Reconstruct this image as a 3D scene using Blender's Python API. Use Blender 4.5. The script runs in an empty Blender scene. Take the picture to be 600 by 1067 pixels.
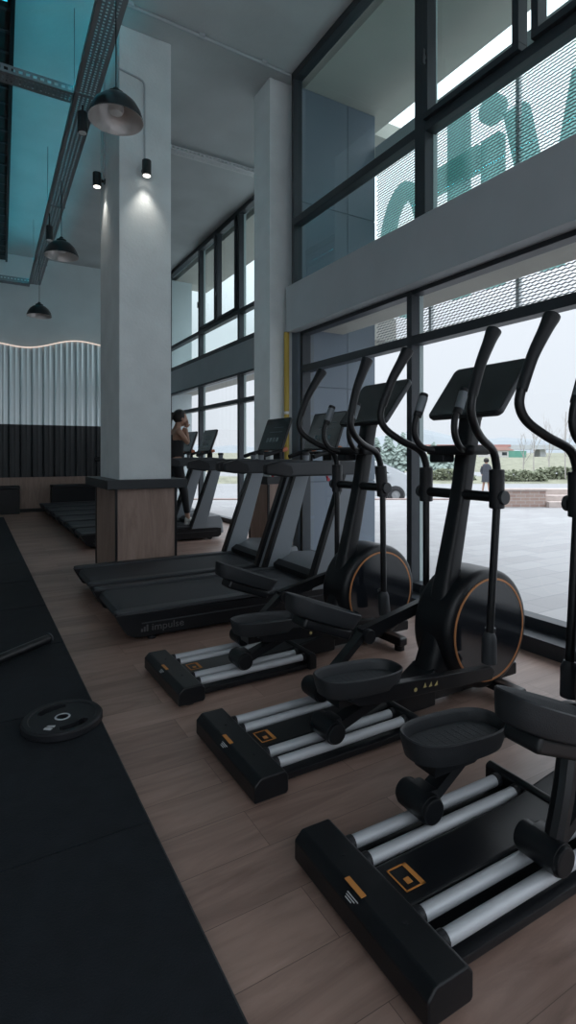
import bpy, bmesh, math, random
from mathutils import Vector, Matrix
random.seed(7)
PI = math.pi
SC = bpy.context.scene
COL = SC.collection

# ------------------------------------------------------------------ camera
CAM_H, FPX, HORIZON = 1.25, 563.0, 473.0
TH = math.atan(328 / 563.0)
SN, CS = math.sin(TH), math.cos(TH)
cd = bpy.data.cameras.new('camera')
cam = bpy.data.objects.new('camera', cd)
COL.objects.link(cam)
cam.location = (0, 0, CAM_H)
cam.rotation_euler = (PI / 2, 0, -TH)
cd.sensor_width = 36.0
cd.lens = FPX / 1067 * 36.0
cd.shift_y = -(533.5 - HORIZON) / 1067
cd.clip_start, cd.clip_end = 0.05, 2000
SC.camera = cam

# ------------------------------------------------------------------ sky and exposure
world = bpy.data.worlds.new('overcast_sky')
SC.world = world
world.use_nodes = True
wn = world.node_tree
wn.nodes.clear()
wo = wn.nodes.new('ShaderNodeOutputWorld')
wb = wn.nodes.new('ShaderNodeBackground')
tc = wn.nodes.new('ShaderNodeTexCoord')
sx = wn.nodes.new('ShaderNodeSeparateXYZ')
wr = wn.nodes.new('ShaderNodeValToRGB')
wr.color_ramp.elements[0].position = 0.0
wr.color_ramp.elements[0].color = (0.68, 0.72, 0.77, 1)
# overcast sky: brighter overhead than at the horizon
wr.color_ramp.elements[1].position = 1.0
wr.color_ramp.elements[1].color = (3.0, 3.2, 3.4, 1)
e_ = wr.color_ramp.elements.new(0.22)
e_.color = (0.74, 0.78, 0.84, 1)
wn.links.new(tc.outputs['Generated'], sx.inputs[0])
wn.links.new(sx.outputs['Z'], wr.inputs[0])
wn.links.new(wr.outputs[0], wb.inputs[0])
wb.inputs[1].default_value = 1.0
wn.links.new(wb.outputs[0], wo.inputs[0])
SC.view_settings.view_transform = 'Standard'
SC.view_settings.look = 'None'
SC.view_settings.gamma = 1.0
SC.view_settings.use_curve_mapping = False
SC.view_settings.exposure = 0.32
try:
    SC.cycles.max_bounces = 10
    SC.cycles.diffuse_bounces = 5
    SC.cycles.glossy_bounces = 4
    SC.cycles.transparent_max_bounces = 16
    SC.cycles.transmission_bounces = 6
    SC.cycles.sample_clamp_indirect = 4.0
except Exception:
    pass

# ------------------------------------------------------------------ helpers
def at(u, d, z=None, v=None):
    """a point at photo column u, d metres deep; height z, or from row v"""
    r = (u - 300.0) / FPX * d
    if z is None:
        z = CAM_H - (v - HORIZON) * d / FPX
    return Vector((d * SN + r * CS, d * CS - r * SN, z))

_M = {}
def mat(name, color, rough=0.5, metal=0.0, var=0.0, scale=8.0, bump=0.0, bscale=60.0, spec=0.5, emit=None, estr=0.0, coat=0.0):
    if name in _M:
        return _M[name]
    m = bpy.data.materials.new(name)
    m.use_nodes = True
    nt = m.node_tree
    b = nt.nodes['Principled BSDF']
    b.inputs['Base Color'].default_value = (*color, 1)
    b.inputs['Roughness'].default_value = rough
    b.inputs['Metallic'].default_value = metal
    b.inputs['Specular IOR Level'].default_value = spec
    b.inputs['Coat Weight'].default_value = coat
    b.inputs['Coat Roughness'].default_value = 0.08
    if emit:
        b.inputs['Emission Color'].default_value = (*emit, 1)
        b.inputs['Emission Strength'].default_value = estr
    co = nt.nodes.new('ShaderNodeTexCoord')
    if var > 0:
        n = nt.nodes.new('ShaderNodeTexNoise')
        n.inputs['Scale'].default_value = scale
        n.inputs['Detail'].default_value = 6
        r = nt.nodes.new('ShaderNodeValToRGB')
        r.color_ramp.elements[0].position = 0.3
        r.color_ramp.elements[1].position = 0.7
        r.color_ramp.elements[0].color = (*[c * (1 - var) for c in color], 1)
        r.color_ramp.elements[1].color = (*[min(1, c * (1 + var)) for c in color], 1)
        nt.links.new(co.outputs['Object'], n.inputs['Vector'])
        nt.links.new(n.outputs['Fac'], r.inputs[0])
        nt.links.new(r.outputs[0], b.inputs['Base Color'])
    if bump > 0:
        n2 = nt.nodes.new('ShaderNodeTexNoise')
        n2.inputs['Scale'].default_value = bscale
        n2.inputs['Detail'].default_value = 5
        bp = nt.nodes.new('ShaderNodeBump')
        bp.inputs['Strength'].default_value = bump
        bp.inputs['Distance'].default_value = 0.01
        nt.links.new(co.outputs['Object'], n2.inputs['Vector'])
        nt.links.new(n2.outputs['Fac'], bp.inputs['Height'])
        nt.links.new(bp.outputs[0], b.inputs['Normal'])
    _M[name] = m
    return m

def wood_mat(name, dark, light, plank_l, plank_w, axis='X', gap=(0.02, 0.015, 0.012), rough=0.42, vertical=False):
    m = bpy.data.materials.new(name)
    m.use_nodes = True
    nt = m.node_tree
    L = nt.links.new
    b = nt.nodes['Principled BSDF']
    co = nt.nodes.new('ShaderNodeTexCoord')
    mp = nt.nodes.new('ShaderNodeMapping')
    L(co.outputs['Object'], mp.inputs[0])
    if vertical:
        mp.inputs['Rotation'].default_value = (0, PI / 2, 0) if axis == 'Y' else (PI / 2, 0, PI / 2)
    br = nt.nodes.new('ShaderNodeTexBrick')
    br.offset = 0.37
    br.inputs['Scale'].default_value = 1.0
    br.inputs['Brick Width'].default_value = plank_l
    br.inputs['Row Height'].default_value = plank_w
    br.inputs['Mortar Size'].default_value = 0.0011
    br.inputs['Mortar Smooth'].default_value = 0.3
    br.inputs['Bias'].default_value = 0.0
    br.inputs['Color1'].default_value = (0.0, 0.0, 0.0, 1)
    br.inputs['Color2'].default_value = (1, 1, 1, 1)
    br.inputs['Mortar'].default_value = (0.5, 0.5, 0.5, 1)
    L(mp.outputs[0], br.inputs['Vector'])
    # grain stretched along the plank, shifted plank by plank
    mp2 = nt.nodes.new('ShaderNodeMapping')
    mp2.inputs['Scale'].default_value = (1.2, 9.0, 9.0)
    L(mp.outputs[0], mp2.inputs[0])
    addv = nt.nodes.new('ShaderNodeVectorMath'); addv.operation = 'MULTIPLY_ADD'
    addv.inputs[1].default_value = (1, 1, 1)
    sc = nt.nodes.new('ShaderNodeVectorMath'); sc.operation = 'SCALE'
    sc.inputs['Scale'].default_value = 13.0
    L(br.outputs['Color'], sc.inputs[0])
    L(mp2.outputs[0], addv.inputs[0])
    L(sc.outputs[0], addv.inputs[2])
    n = nt.nodes.new('ShaderNodeTexNoise')
    n.inputs['Scale'].default_value = 1.4
    n.inputs['Detail'].default_value = 8
    n.inputs['Roughness'].default_value = 0.62
    n.inputs['Distortion'].default_value = 1.2
    L(addv.outputs[0], n.inputs['Vector'])
    mx = nt.nodes.new('ShaderNodeMix'); mx.data_type = 'FLOAT'
    mx.inputs[0].default_value = 0.24
    L(n.outputs['Fac'], mx.inputs[2])
    L(br.outputs['Color'], mx.inputs[3])
    r = nt.nodes.new('ShaderNodeValToRGB')
    r.color_ramp.elements[0].position = 0.2
    r.color_ramp.elements[1].position = 0.75
    r.color_ramp.elements[0].color = (*dark, 1)
    r.color_ramp.elements[1].color = (*light, 1)
    L(mx.outputs[0], r.inputs[0])
    mg = nt.nodes.new('ShaderNodeMix'); mg.data_type = 'RGBA'
    mg.inputs[7].default_value = (*gap, 1)
    L(br.outputs['Fac'], mg.inputs[0])
    L(r.outputs[0], mg.inputs[6])
    L(mg.outputs[2], b.inputs['Base Color'])
    b.inputs['Roughness'].default_value = rough
    bp = nt.nodes.new('ShaderNodeBump')
    bp.inputs['Strength'].default_value = 0.12
    bp.inputs['Distance'].default_value = 0.004
    L(n.outputs['Fac'], bp.inputs['Height'])
    L(bp.outputs[0], b.inputs['Normal'])
    return m

def glass_mat(name, tint, refl=1.0):
    m = bpy.data.materials.new(name)
    m.use_nodes = True
    nt = m.node_tree
    nt.nodes.clear()
    o = nt.nodes.new('ShaderNodeOutputMaterial')
    t = nt.nodes.new('ShaderNodeBsdfTransparent')
    t.inputs[0].default_value = (*tint, 1)
    g = nt.nodes.new('ShaderNodeBsdfGlossy')
    g.inputs['Roughness'].default_value = 0.0
    g.inputs[0].default_value = (0.9, 0.95, 0.95, 1)
    f = nt.nodes.new('ShaderNodeFresnel')
    f.inputs['IOR'].default_value = 1.45
    mx = nt.nodes.new('ShaderNodeMixShader')
    ge = nt.nodes.new('ShaderNodeNewGeometry')          # only the face the ray enters by reflects
    fr = nt.nodes.new('ShaderNodeMath'); fr.operation = 'SUBTRACT'; fr.inputs[0].default_value = 1.0
    ml = nt.nodes.new('ShaderNodeMath'); ml.operation = 'MULTIPLY'
    nt.links.new(ge.outputs['Backfacing'], fr.inputs[1])
    nt.links.new(f.outputs[0], ml.inputs[0])
    nt.links.new(fr.outputs[0], ml.inputs[1])
    nt.links.new(ml.outputs[0], mx.inputs[0])
    nt.links.new(t.outputs[0], mx.inputs[1])
    nt.links.new(g.outputs[0], mx.inputs[2])
    nt.links.new(mx.outputs[0], o.inputs[0])
    return m

class MB:
    """collects shapes for ONE mesh"""
    def __init__(self):
        self.bm = bmesh.new()
    def _merge(self, t, M=None):
        if M is not None:
            bmesh.ops.transform(t, matrix=M, verts=t.verts)
        me = bpy.data.meshes.new('tmp')
        t.to_mesh(me); t.free()
        self.bm.from_mesh(me)
        bpy.data.meshes.remove(me)
        return self
    def box(self, c, s, bev=0.0, M=None, seg=2):
        t = bmesh.new()
        bmesh.ops.create_cube(t, size=1.0)
        bmesh.ops.scale(t, vec=s, verts=t.verts)
        if bev > 0:
            bmesh.ops.bevel(t, geom=t.edges[:], offset=min(bev, min(s) * 0.49), segments=seg, affect='EDGES', profile=0.5)
        T = Matrix.Translation(Vector(c))
        return self._merge(t, T if M is None else T @ M)
    def b2(self, lo, hi, bev=0.0, seg=2):
        lo, hi = Vector(lo), Vector(hi)
        return self.box((lo + hi) / 2, tuple(abs(x) for x in (hi - lo)), bev, None, seg)
    def cyl(self, p0, p1, r0, r1=None, n=20, bev=0.0):
        r1 = r0 if r1 is None else r1
        p0, p1 = Vector(p0), Vector(p1)
        L = (p1 - p0).length
        t = bmesh.new()
        bmesh.ops.create_cone(t, cap_ends=True, segments=n, radius1=r0, radius2=r1, depth=L)
        if bev > 0:
            caps = [e for e in t.edges if len([f for f in e.link_faces if len(f.verts) > 4]) == 1]
            bmesh.ops.bevel(t, geom=caps, offset=bev, segments=2, affect='EDGES', profile=0.5)
        M = Matrix.Translation((p0 + p1) / 2) @ (p1 - p0).to_track_quat('Z', 'Y').to_matrix().to_4x4()
        return self._merge(t, M)
    def tube(self, pts, rad, n=12, sub=5, flat=1.0):
        pts = [Vector(p) for p in pts]
        if not isinstance(rad, (list, tuple)):
            rad = [rad] * len(pts)
        P, R = [], []
        if sub > 1 and len(pts) > 2:
            for i in range(len(pts) - 1):
                a = pts[max(i - 1, 0)]; b = pts[i]; c = pts[i + 1]; d = pts[min(i + 2, len(pts) - 1)]
                for k in range(sub):
                    s = k / sub
                    P.append(0.5 * ((2 * b) + (c - a) * s + (2 * a - 5 * b + 4 * c - d) * s * s + (3 * b - a - 3 * c + d) * s ** 3))
                    R.append(rad[i] * (1 - s) + rad[i + 1] * s)
            P.append(pts[-1]); R.append(rad[-1])
        else:
            P, R = pts, list(rad)
        t = bmesh.new()
        rings = []
        prev = None
        for i, p in enumerate(P):
            tg = (P[min(i + 1, len(P) - 1)] - P[max(i - 1, 0)]).normalized()
            if prev is None:
                ref = Vector((0, 1, 0)) if abs(tg.y) < 0.9 else Vector((0, 0, 1))
                nx = tg.cross(ref).normalized()
            else:
                nx = (prev - tg * prev.dot(tg)).normalized()
            prev = nx
            ny = tg.cross(nx)
            rings.append([t.verts.new(p + (nx * math.cos(2 * PI * k / n) + ny * math.sin(2 * PI * k / n) * flat) * R[i]) for k in range(n)])
        for a, b in zip(rings, rings[1:]):
            for k in range(n):
                t.faces.new((a[k], a[(k + 1) % n], b[(k + 1) % n], b[k]))
        t.faces.new(rings[0][::-1]); t.faces.new(rings[-1])
        bmesh.ops.recalc_face_normals(t, faces=t.faces)
        return self._merge(t)
    def prism(self, poly, a0, a1, axis='Y', bev=0.0, seg=2, M=None):
        """poly in the plane across `axis`: Y -> (x,z), X -> (y,z), Z -> (x,y)"""
        def P(p, a):
            return {'Y': (p[0], a, p[1]), 'X': (a, p[0], p[1]), 'Z': (p[0], p[1], a)}[axis]
        t = bmesh.new()
        A = [t.verts.new(P(p, a0)) for p in poly]
        B = [t.verts.new(P(p, a1)) for p in poly]
        n = len(poly)
        t.faces.new(A); t.faces.new(B[::-1])
        for i in range(n):
            t.faces.new((A[i], B[i], B[(i + 1) % n], A[(i + 1) % n]))
        bmesh.ops.recalc_face_normals(t, faces=t.faces)
        if bev > 0:
            es = [e for e in t.edges if e.calc_face_angle(0) > 0.5]
            bmesh.ops.bevel(t, geom=es, offset=bev, segments=seg, affect='EDGES', profile=0.5)
        return self._merge(t, M)
    def lathe(self, prof, origin=(0, 0, 0), axis='Z', n=32):
        """prof: (radius, height) list, revolved"""
        t = bmesh.new()
        rings = []
        for r, h in prof:
            rings.append([t.verts.new((max(r, 1e-5) * math.cos(2 * PI * k / n), max(r, 1e-5) * math.sin(2 * PI * k / n), h)) for k in range(n)])
        for a, b in zip(rings, rings[1:]):
            for k in range(n):
                t.faces.new((a[k], a[(k + 1) % n], b[(k + 1) % n], b[k]))
        bmesh.ops.remove_doubles(t, verts=t.verts, dist=1e-4)
        bmesh.ops.recalc_face_normals(t, faces=t.faces)
        R = {'Z': Matrix.Identity(4), 'Y': Matrix.Rotation(-PI / 2, 4, 'X'), 'X': Matrix.Rotation(PI / 2, 4, 'Y')}[axis]
        return self._merge(t, Matrix.Translation(Vector(origin)) @ R)
    def loft(self, rings, cap=True):
        t = bmesh.new()
        V = [[t.verts.new(p) for p in r] for r in rings]
        n = len(V[0])
        for a, b in zip(V, V[1:]):
            for k in range(n):
                t.faces.new((a[k], a[(k + 1) % n], b[(k + 1) % n], b[k]))
        if cap:
            t.faces.new(V[0][::-1]); t.faces.new(V[-1])
        bmesh.ops.recalc_face_normals(t, faces=t.faces)
        return self._merge(t)
    def perf(self, o, du, dv, nu, nv, frac, th):
        """perforated sheet: origin o, cell edge vectors du, dv; th = thickness vector"""
        o, du, dv, th = Vector(o), Vector(du), Vector(dv), Vector(th)
        bm = self.bm
        def grid(off):
            return [[bm.verts.new(o + du * i + dv * j + off) for j in range(nv + 1)] for i in range(nu + 1)]
        G, H = grid(Vector()), grid(th)
        a, b = (1 - frac) / 2, (1 + frac) / 2
        for i in range(nu):
            for j in range(nv):
                c = [(i, j), (i + 1, j), (i + 1, j + 1), (i, j + 1)]
                q = [(i + a, j + a), (i + b, j + a), (i + b, j + b), (i + a, j + b)]
                I0 = [bm.verts.new(o + du * x + dv * y) for x, y in q]
                I1 = [bm.verts.new(o + du * x + dv * y + th) for x, y in q]
                for k in range(4):
                    l = (k + 1) % 4
                    A, B = c[k], c[l]
                    bm.faces.new((G[A[0]][A[1]], G[B[0]][B[1]], I0[l], I0[k]))
                    bm.faces.new((H[B[0]][B[1]], H[A[0]][A[1]], I1[k], I1[l]))
                    bm.faces.new((I0[k], I0[l], I1[l], I1[k]))
        return self
    def build(self, name, m, parent=None, smooth=35, loc=None):
        me = bpy.data.meshes.new(name)
        if loc is not None:
            bmesh.ops.translate(self.bm, vec=-Vector(loc), verts=self.bm.verts)
        self.bm.to_mesh(me); self.bm.free()
        me.materials.append(m)
        if smooth:
            me.polygons.foreach_set('use_smooth', [True] * len(me.polygons))
            me.set_sharp_from_angle(angle=math.radians(smooth))
        o = bpy.data.objects.new(name, me)
        COL.objects.link(o)
        if smooth:
            wnm = o.modifiers.new('even_normals', 'WEIGHTED_NORMAL')
            wnm.keep_sharp = True
            wnm.weight = 80
        if loc is not None:
            o.location = loc
        if parent:
            o.parent = parent
        return o

def tag(o, label, cat, group=None, kind=None):
    o['label'] = label
    o['category'] = cat
    if group: o['group'] = group
    if kind: o['kind'] = kind
    return o

def thing(name, label, cat, loc=(0, 0, 0), rz=0.0, group=None, kind=None):
    o = bpy.data.objects.new(name, None)
    o.empty_display_size = 0.1
    COL.objects.link(o)
    o.location = loc
    o.rotation_euler = (0, 0, rz)
    return tag(o, label, cat, group, kind)

def copy_tree(o, parent=None):
    c = o.copy()
    COL.objects.link(c)
    if parent: c.parent = parent
    for ch in [x for x in COL.objects if x.parent == o]:
        copy_tree(ch, c)
    return c

def lettering(name, body, size, m, parent, M, depth=0.0015, align='LEFT', mirror=False):
    cu = bpy.data.curves.new(name, 'FONT')
    cu.body = body; cu.size = size; cu.extrude = depth; cu.align_x = align
    o = bpy.data.objects.new(name, cu)
    COL.objects.link(o)
    bpy.context.view_layer.update()
    me = bpy.data.meshes.new_from_object(o.evaluated_get(bpy.context.evaluated_depsgraph_get()))
    COL.objects.unlink(o); bpy.data.objects.remove(o)
    me.transform(M)
    me.materials.clear(); me.materials.append(m)
    r = bpy.data.objects.new(name, me)
    COL.objects.link(r)
    if parent: r.parent = parent
    return r

# ------------------------------------------------------------------ materials
concrete = mat('painted_concrete', (0.70, 0.75, 0.76), 0.85, var=0.07, scale=3.0, bump=0.25, bscale=45)
ceil_m = mat('ceiling_concrete', (0.52, 0.55, 0.56), 0.9, var=0.10, scale=1.2, bump=0.2, bscale=20)
wall_m = mat('grey_wall_paint', (0.60, 0.68, 0.70), 0.85, var=0.05, scale=2.0, bump=0.1, bscale=60)
spandrel_m = mat('spandrel_paint', (0.45, 0.485, 0.51), 0.75, var=0.04, scale=2.5)
frame_m = mat('anthracite_aluminium', (0.035, 0.042, 0.050), 0.45, metal=0.2)
reveal_m = mat('reveal_green_grey', (0.42, 0.50, 0.50), 0.5)
floor_m = wood_mat('oak_laminate', (0.15, 0.096, 0.078), (0.42, 0.285, 0.235), 1.3, 0.19, gap=(0.11, 0.073, 0.06), rough=0.38)
base_wood = wood_mat('wood_cladding', (0.20, 0.135, 0.108), (0.46, 0.335, 0.28), 2.4, 0.62, axis='Y', rough=0.55, vertical=True)
base_wood_w = wood_mat('wall_wood_cladding', (0.20, 0.135, 0.108), (0.46, 0.335, 0.28), 2.4, 0.62, axis='Y', rough=0.55, vertical=True)
rubber_m = mat('rubber_mat', (0.009, 0.012, 0.0165), 0.82, var=0.25, scale=14, bump=0.35, bscale=220, spec=0.35)
worn_m = mat('worn_rubber_edge', (0.05, 0.055, 0.06), 0.8, var=0.6, scale=9)
black = mat('black_plastic', (0.006, 0.007, 0.009), 0.36, var=0.1, scale=30, bump=0.05, bscale=300, spec=0.35)
black_soft = mat('black_soft_plastic', (0.010, 0.011, 0.014), 0.5, bump=0.08, bscale=260, spec=0.4)
pedal_m = mat('pedal_rubber', (0.016, 0.019, 0.023), 0.55, bump=0.15, bscale=240)
pad_m = mat('pedal_pad', (0.022, 0.026, 0.031), 0.7, bump=0.4, bscale=180)
black_metal = mat('black_powder_coat', (0.007, 0.008, 0.010), 0.33, metal=0.0, spec=0.4)
gloss_black = mat('gloss_black_cover', (0.010, 0.012, 0.016), 0.12, coat=0.6)
dark_grey = mat('dark_grey_plastic', (0.032, 0.037, 0.043), 0.5, bump=0.05, bscale=250)
grey_paint = mat('grey_metal_paint', (0.20, 0.225, 0.25), 0.42, metal=0.15)
hood_m = mat('grey_hood_plastic', (0.13, 0.145, 0.16), 0.45)
alu = mat('brushed_aluminium', (0.50, 0.52, 0.55), 0.5, metal=0.35)
chrome = mat('chrome', (0.75, 0.77, 0.8), 0.12, metal=1.0)
copper = mat('copper_trim', (0.55, 0.24, 0.10), 0.35, metal=0.3)
orange = mat('orange_label_ink', (0.55, 0.22, 0.05), 0.55)
white_ink = mat('white_label_ink', (0.55, 0.56, 0.58), 0.6)
gold_ink = mat('gold_ink', (0.42, 0.34, 0.14), 0.5)
screen_m = mat('dark_display_glass', (0.010, 0.016, 0.018), 0.10, coat=0.3)
icon_m = mat('display_icons', (0.10, 0.14, 0.15), 0.4)
belt_m = mat('running_belt', (0.026, 0.030, 0.036), 0.66, bump=0.25, bscale=350)
orange_grip = mat('orange_key', (0.60, 0.18, 0.08), 0.4)
red_m = mat('red_button', (0.45, 0.02, 0.04), 0.4)
yellow_m = mat('yellow_paint', (0.50, 0.36, 0.06), 0.5)
galv = mat('grey_perforated_steel', (0.22, 0.235, 0.25), 0.5, metal=0.4)
galv_l = mat('galvanised_steel', (0.66, 0.68, 0.69), 0.5, metal=0.3)
lamp_black = mat('lamp_black_enamel', (0.015, 0.017, 0.02), 0.3, coat=0.3)
lamp_in = mat('lamp_reflector', (0.60, 0.58, 0.57), 0.35, metal=0.5)
bulb_m = mat('frosted_bulb', (0.75, 0.75, 0.74), 0.4)
panel_m = mat('outdoor_panel_grey', (0.145, 0.18, 0.225), 0.5, var=0.03, scale=2)
soffit_m = mat('outdoor_soffit', (0.42, 0.41, 0.37), 0.85, var=0.06, scale=2)
mesh_m = mat('expanded_metal', (0.33, 0.36, 0.38), 0.5, metal=0.2)
letter_m = mat('sign_letter_teal', (0.30, 0.56, 0.53), 0.5)
_n = letter_m.node_tree                                    # acrylic: some daylight comes through
_t = _n.nodes.new('ShaderNodeBsdfTranslucent'); _t.inputs[0].default_value = (0.60, 0.92, 0.89, 1)
_x = _n.nodes.new('ShaderNodeMixShader'); _x.inputs[0].default_value = 0.65
_n.links.new(_n.nodes['Principled BSDF'].outputs[0], _x.inputs[1]); _n.links.new(_t.outputs[0], _x.inputs[2])
_p = _n.nodes.new('ShaderNodeBsdfTransparent'); _y = _n.nodes.new('ShaderNodeMixShader'); _y.inputs[0].default_value = 0.16
_n.links.new(_x.outputs[0], _y.inputs[1]); _n.links.new(_p.outputs[0], _y.inputs[2])
_n.links.new(_y.outputs[0], _n.nodes['Material Output'].inputs[0])
paving_m = mat('stone_paving', (0.62, 0.61, 0.62), 0.7, var=0.10, scale=0.8)
glass_lo = glass_mat('clear_glass', (0.975, 0.985, 0.99))
glass_hi = glass_mat('green_tinted_glass', (0.885, 0.95, 0.95))

# ------------------------------------------------------------------ room shell
CEIL = 5.5
XG = 3.10           # glass line of the near bay
XF = 4.03           # glass line of the far bay
YJ = 5.20           # where the near bay ends
YE = 12.90          # far wall

def structure(name, mb, m, parent=None, smooth=35):
    o = mb.build(name, m, parent, smooth)
    if parent is None: o['kind'] = 'structure'
    return o

structure('floor', MB().b2((-7, -3.7, -0.12), (3.2, YE + .1, 0)).b2((3.2, YJ + .1, -0.12), (4.15, YE + .1, 0)), floor_m, smooth=0)
structure('ceiling', MB().b2((-7, -3.7, CEIL), (3.2, YE + .1, CEIL + .2)).b2((3.2, YJ, CEIL), (4.2, YE + .1, CEIL + .2)), ceil_m, smooth=0)
structure('wall_back', MB().b2((-7, YE, 0), (4.2, YE + .2, CEIL)), wall_m, smooth=0)
structure('wall_left', MB().b2((-7.2, -3.5, 0), (-7, YE, CEIL)), wall_m, smooth=0)
wf = MB().b2((-7, -3.7, 5.3), (3.2, -3.5, CEIL))  # unseen wall, opened between piers to bring in more daylight
for x in (-7, -4.6, -2.0, .6, 2.9):
    wf.b2((x, -3.7, 0), (x + .2, -3.5, 5.3))
structure('wall_front', wf, wall_m, smooth=0)
# the jog between the two bays: clad outside in grey panels with open joints
wj = MB()
for (y0, y1, z0, z1) in ((0, 0, 0, 0),):
    pass
xs = [3.17, 3.85, 4.27]
zs = [-0.2, 0.93, 2.02, 3.05, 4.10, 5.40]
for i in range(2):
    for j in range(5):
        wj.b2((xs[i] + .004, YJ, zs[j] + .006), (xs[i + 1] - .004, YJ + .03, zs[j + 1] - .006), 0.003)
wj.b2((3.17, YJ + .012, -0.2), (4.25, YJ + .15, 5.4))
structure('wall_jog', wj, panel_m)
# far return at the end of the far bay
structure('wall_end', MB().b2((4.0, YE - .35, -0.2), (4.6, YE + .2, 5.4)), wall_m, smooth=0)

# spandrel beams between lower and upper windows
structure('trim_1', MB().b2((3.04, -3.7, 2.62), (3.075, YJ + .06, 3.125), 0.004).b2((3.07, -3.7, 2.625), (3.38, YJ + .06, 2.98), 0.002), spandrel_m)
structure('baseboard_window', MB().b2((3.03, -3.7, 0), (3.28, YJ, .10), .006), frame_m)
structure('trim_2', MB().b2((3.97, YJ + .15, 2.66), (4.28, YE, 3.16), 0.004), spandrel_m)
# outer ledge slabs seen through the glass under the beams
structure('trim_3', MB().b2((3.385, -3.7, 2.66), (3.78, YJ - .01, 2.98)), soffit_m)
structure('trim_4', MB().b2((4.29, YJ + .16, 2.70), (4.75, YE, 3.0)), soffit_m)

def window(n, x, y0, y1, z0, z1, mull, trans, sash=(), g=glass_lo, fw=0.055, dp=0.11):
    """frame with mullions at y, transoms at z (heights), panes between"""
    root = thing('window_%d' % n, 'window', 'window', (x, (y0 + y1) / 2, z0), kind='structure')
    del root['label']; del root['category']
    O = Vector(root.location)
    f = MB()
    f.b2((x - dp / 2, y0, z0), (x + dp / 2, y1, z0 + fw * 1.5), 0.004)
    f.b2((x - dp / 2, y0, z1 - fw * (1.5 if z1 > 3 else .75)), (x + dp / 2, y1, z1), 0.004)
    f.b2((x - dp / 2, y0, z0), (x + dp / 2, y0 + fw, z1), 0.004)
    f.b2((x - dp / 2, y1 - fw, z0), (x + dp / 2, y1, z1), 0.004)
    f.build('window_frame', frame_m, root, loc=O).location = (0, 0, 0)
    zz = [z0] + list(trans) + [z1]
    for t in trans:
        MB().b2((x - dp / 2, y0 + fw, t - .038), (x + dp / 2, y1 - fw, t + .038), 0.004).build('transom', frame_m, root, loc=O).location = (0, 0, 0)
    for k, (my, a, b, w) in enumerate(mull):
        MB().b2((x - dp / 2 - .004, my - w / 2, a), (x + dp / 2 - .02, my + w / 2, b), 0.004).build('mullion', frame_m, root, loc=O).location = (0, 0, 0)
        MB().b2((x + dp / 2 - .025, my - w / 2 - .004, a), (x + dp / 2 + .02, my + w / 2 + .004, b), 0.003).build('mullion_cover', reveal_m, root, loc=O).location = (0, 0, 0)
    for (ya, yb, za, zb) in sash:
        s = MB()
        w = 0.05
        s.b2((x - .085, ya, za), (x + .01, yb, za + w), 0.004).b2((x - .085, ya, zb - w), (x + .01, yb, zb), 0.004)
        s.b2((x - .085, ya, za + w), (x + .01, ya + w, zb - w), 0.004).b2((x - .085, yb - w, za + w), (x + .01, yb, zb - w), 0.004)
        so = s.build('sash', frame_m, root, loc=O); so.location = (0, 0, 0)
        h = MB().b2((x - .125, yb - .045, (za * .7 + zb * .3) - .06), (x - .10, yb - .02, (za * .7 + zb * .3) + .06), 0.005).b2((x - .11, yb - .042, za * .7 + zb * .3 - .015), (x - .085, yb - .024, za * .7 + zb * .3 + .015))
        h.build('sash_handle', frame_m, so, loc=O).location = (0, 0, 0)
    for a, b in zip(zz, zz[1:]):
        e = sorted([y0] + [m_[0] for m_ in mull if m_[1] < (a + b) / 2 < m_[2]] + [y1])
        for c, d in zip(e, e[1:]):
            MB().b2((x - .004, c + .01, a + .01), (x + .004, d - .01, b - .01)).build('pane', g, root, smooth=0, loc=O).location = (0, 0, 0)
    return root

ML = [3.43, 1.43, -0.6, -2.6]
window(1, 3.24, -3.7, YJ, 0.09, 2.63, [(y, .09, 2.63, .06) for y in ML], [2.205])
UM = [(3.19, 2.98, CEIL, .115), (1.19, 3.12, CEIL, .115), (-0.8, 3.12, CEIL, .115), (-2.8, 3.12, CEIL, .115)]
window(2, 3.13, -3.7, YJ, 2.98, CEIL, UM, [3.83], sash=[(2.27, 3.13, 3.87, CEIL - .09), (1.25, 2.18, 3.87, CEIL - .09)], g=glass_hi)
# the upright between the two opening sashes
window(3, XF, YJ + .15, YE - .35, 0.0, 2.66, [(10.43, 0, 2.66, .08), (8.53, 0, 2.66, .08), (6.6, 0, 2.66, .08)], [2.17])
window(4, XF, YJ + .15, YE - .35, 3.16, CEIL, [(10.43, 3.16, CEIL, .075), (8.53, 3.16, CEIL, .075), (6.6, 3.16, CEIL, .075)], [3.72],
       sash=[(8.60, 9.45, 3.76, CEIL - .09), (9.52, 10.37, 3.76, CEIL - .09)], g=glass_hi)

w6 = MB()
for x in (-6.7, -4.3, -1.7, .9):
    w6.b2((x - .09, -3.605, 0), (x + 2.1, -3.597, 5.3))
structure('window_5', w6, glass_lo, smooth=0)  # added glazing, out of view, lets extra daylight into the room

# far wall: wood dado and baseboard
structure('trim_5', MB().b2((-7, YE - .04, 0.07), (3.95, YE, 0.75)), base_wood_w, smooth=0)
structure('baseboard_back', MB().b2((-7, YE - .055, 0), (3.95, YE - .001, 0.075)), black, smooth=0)

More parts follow.
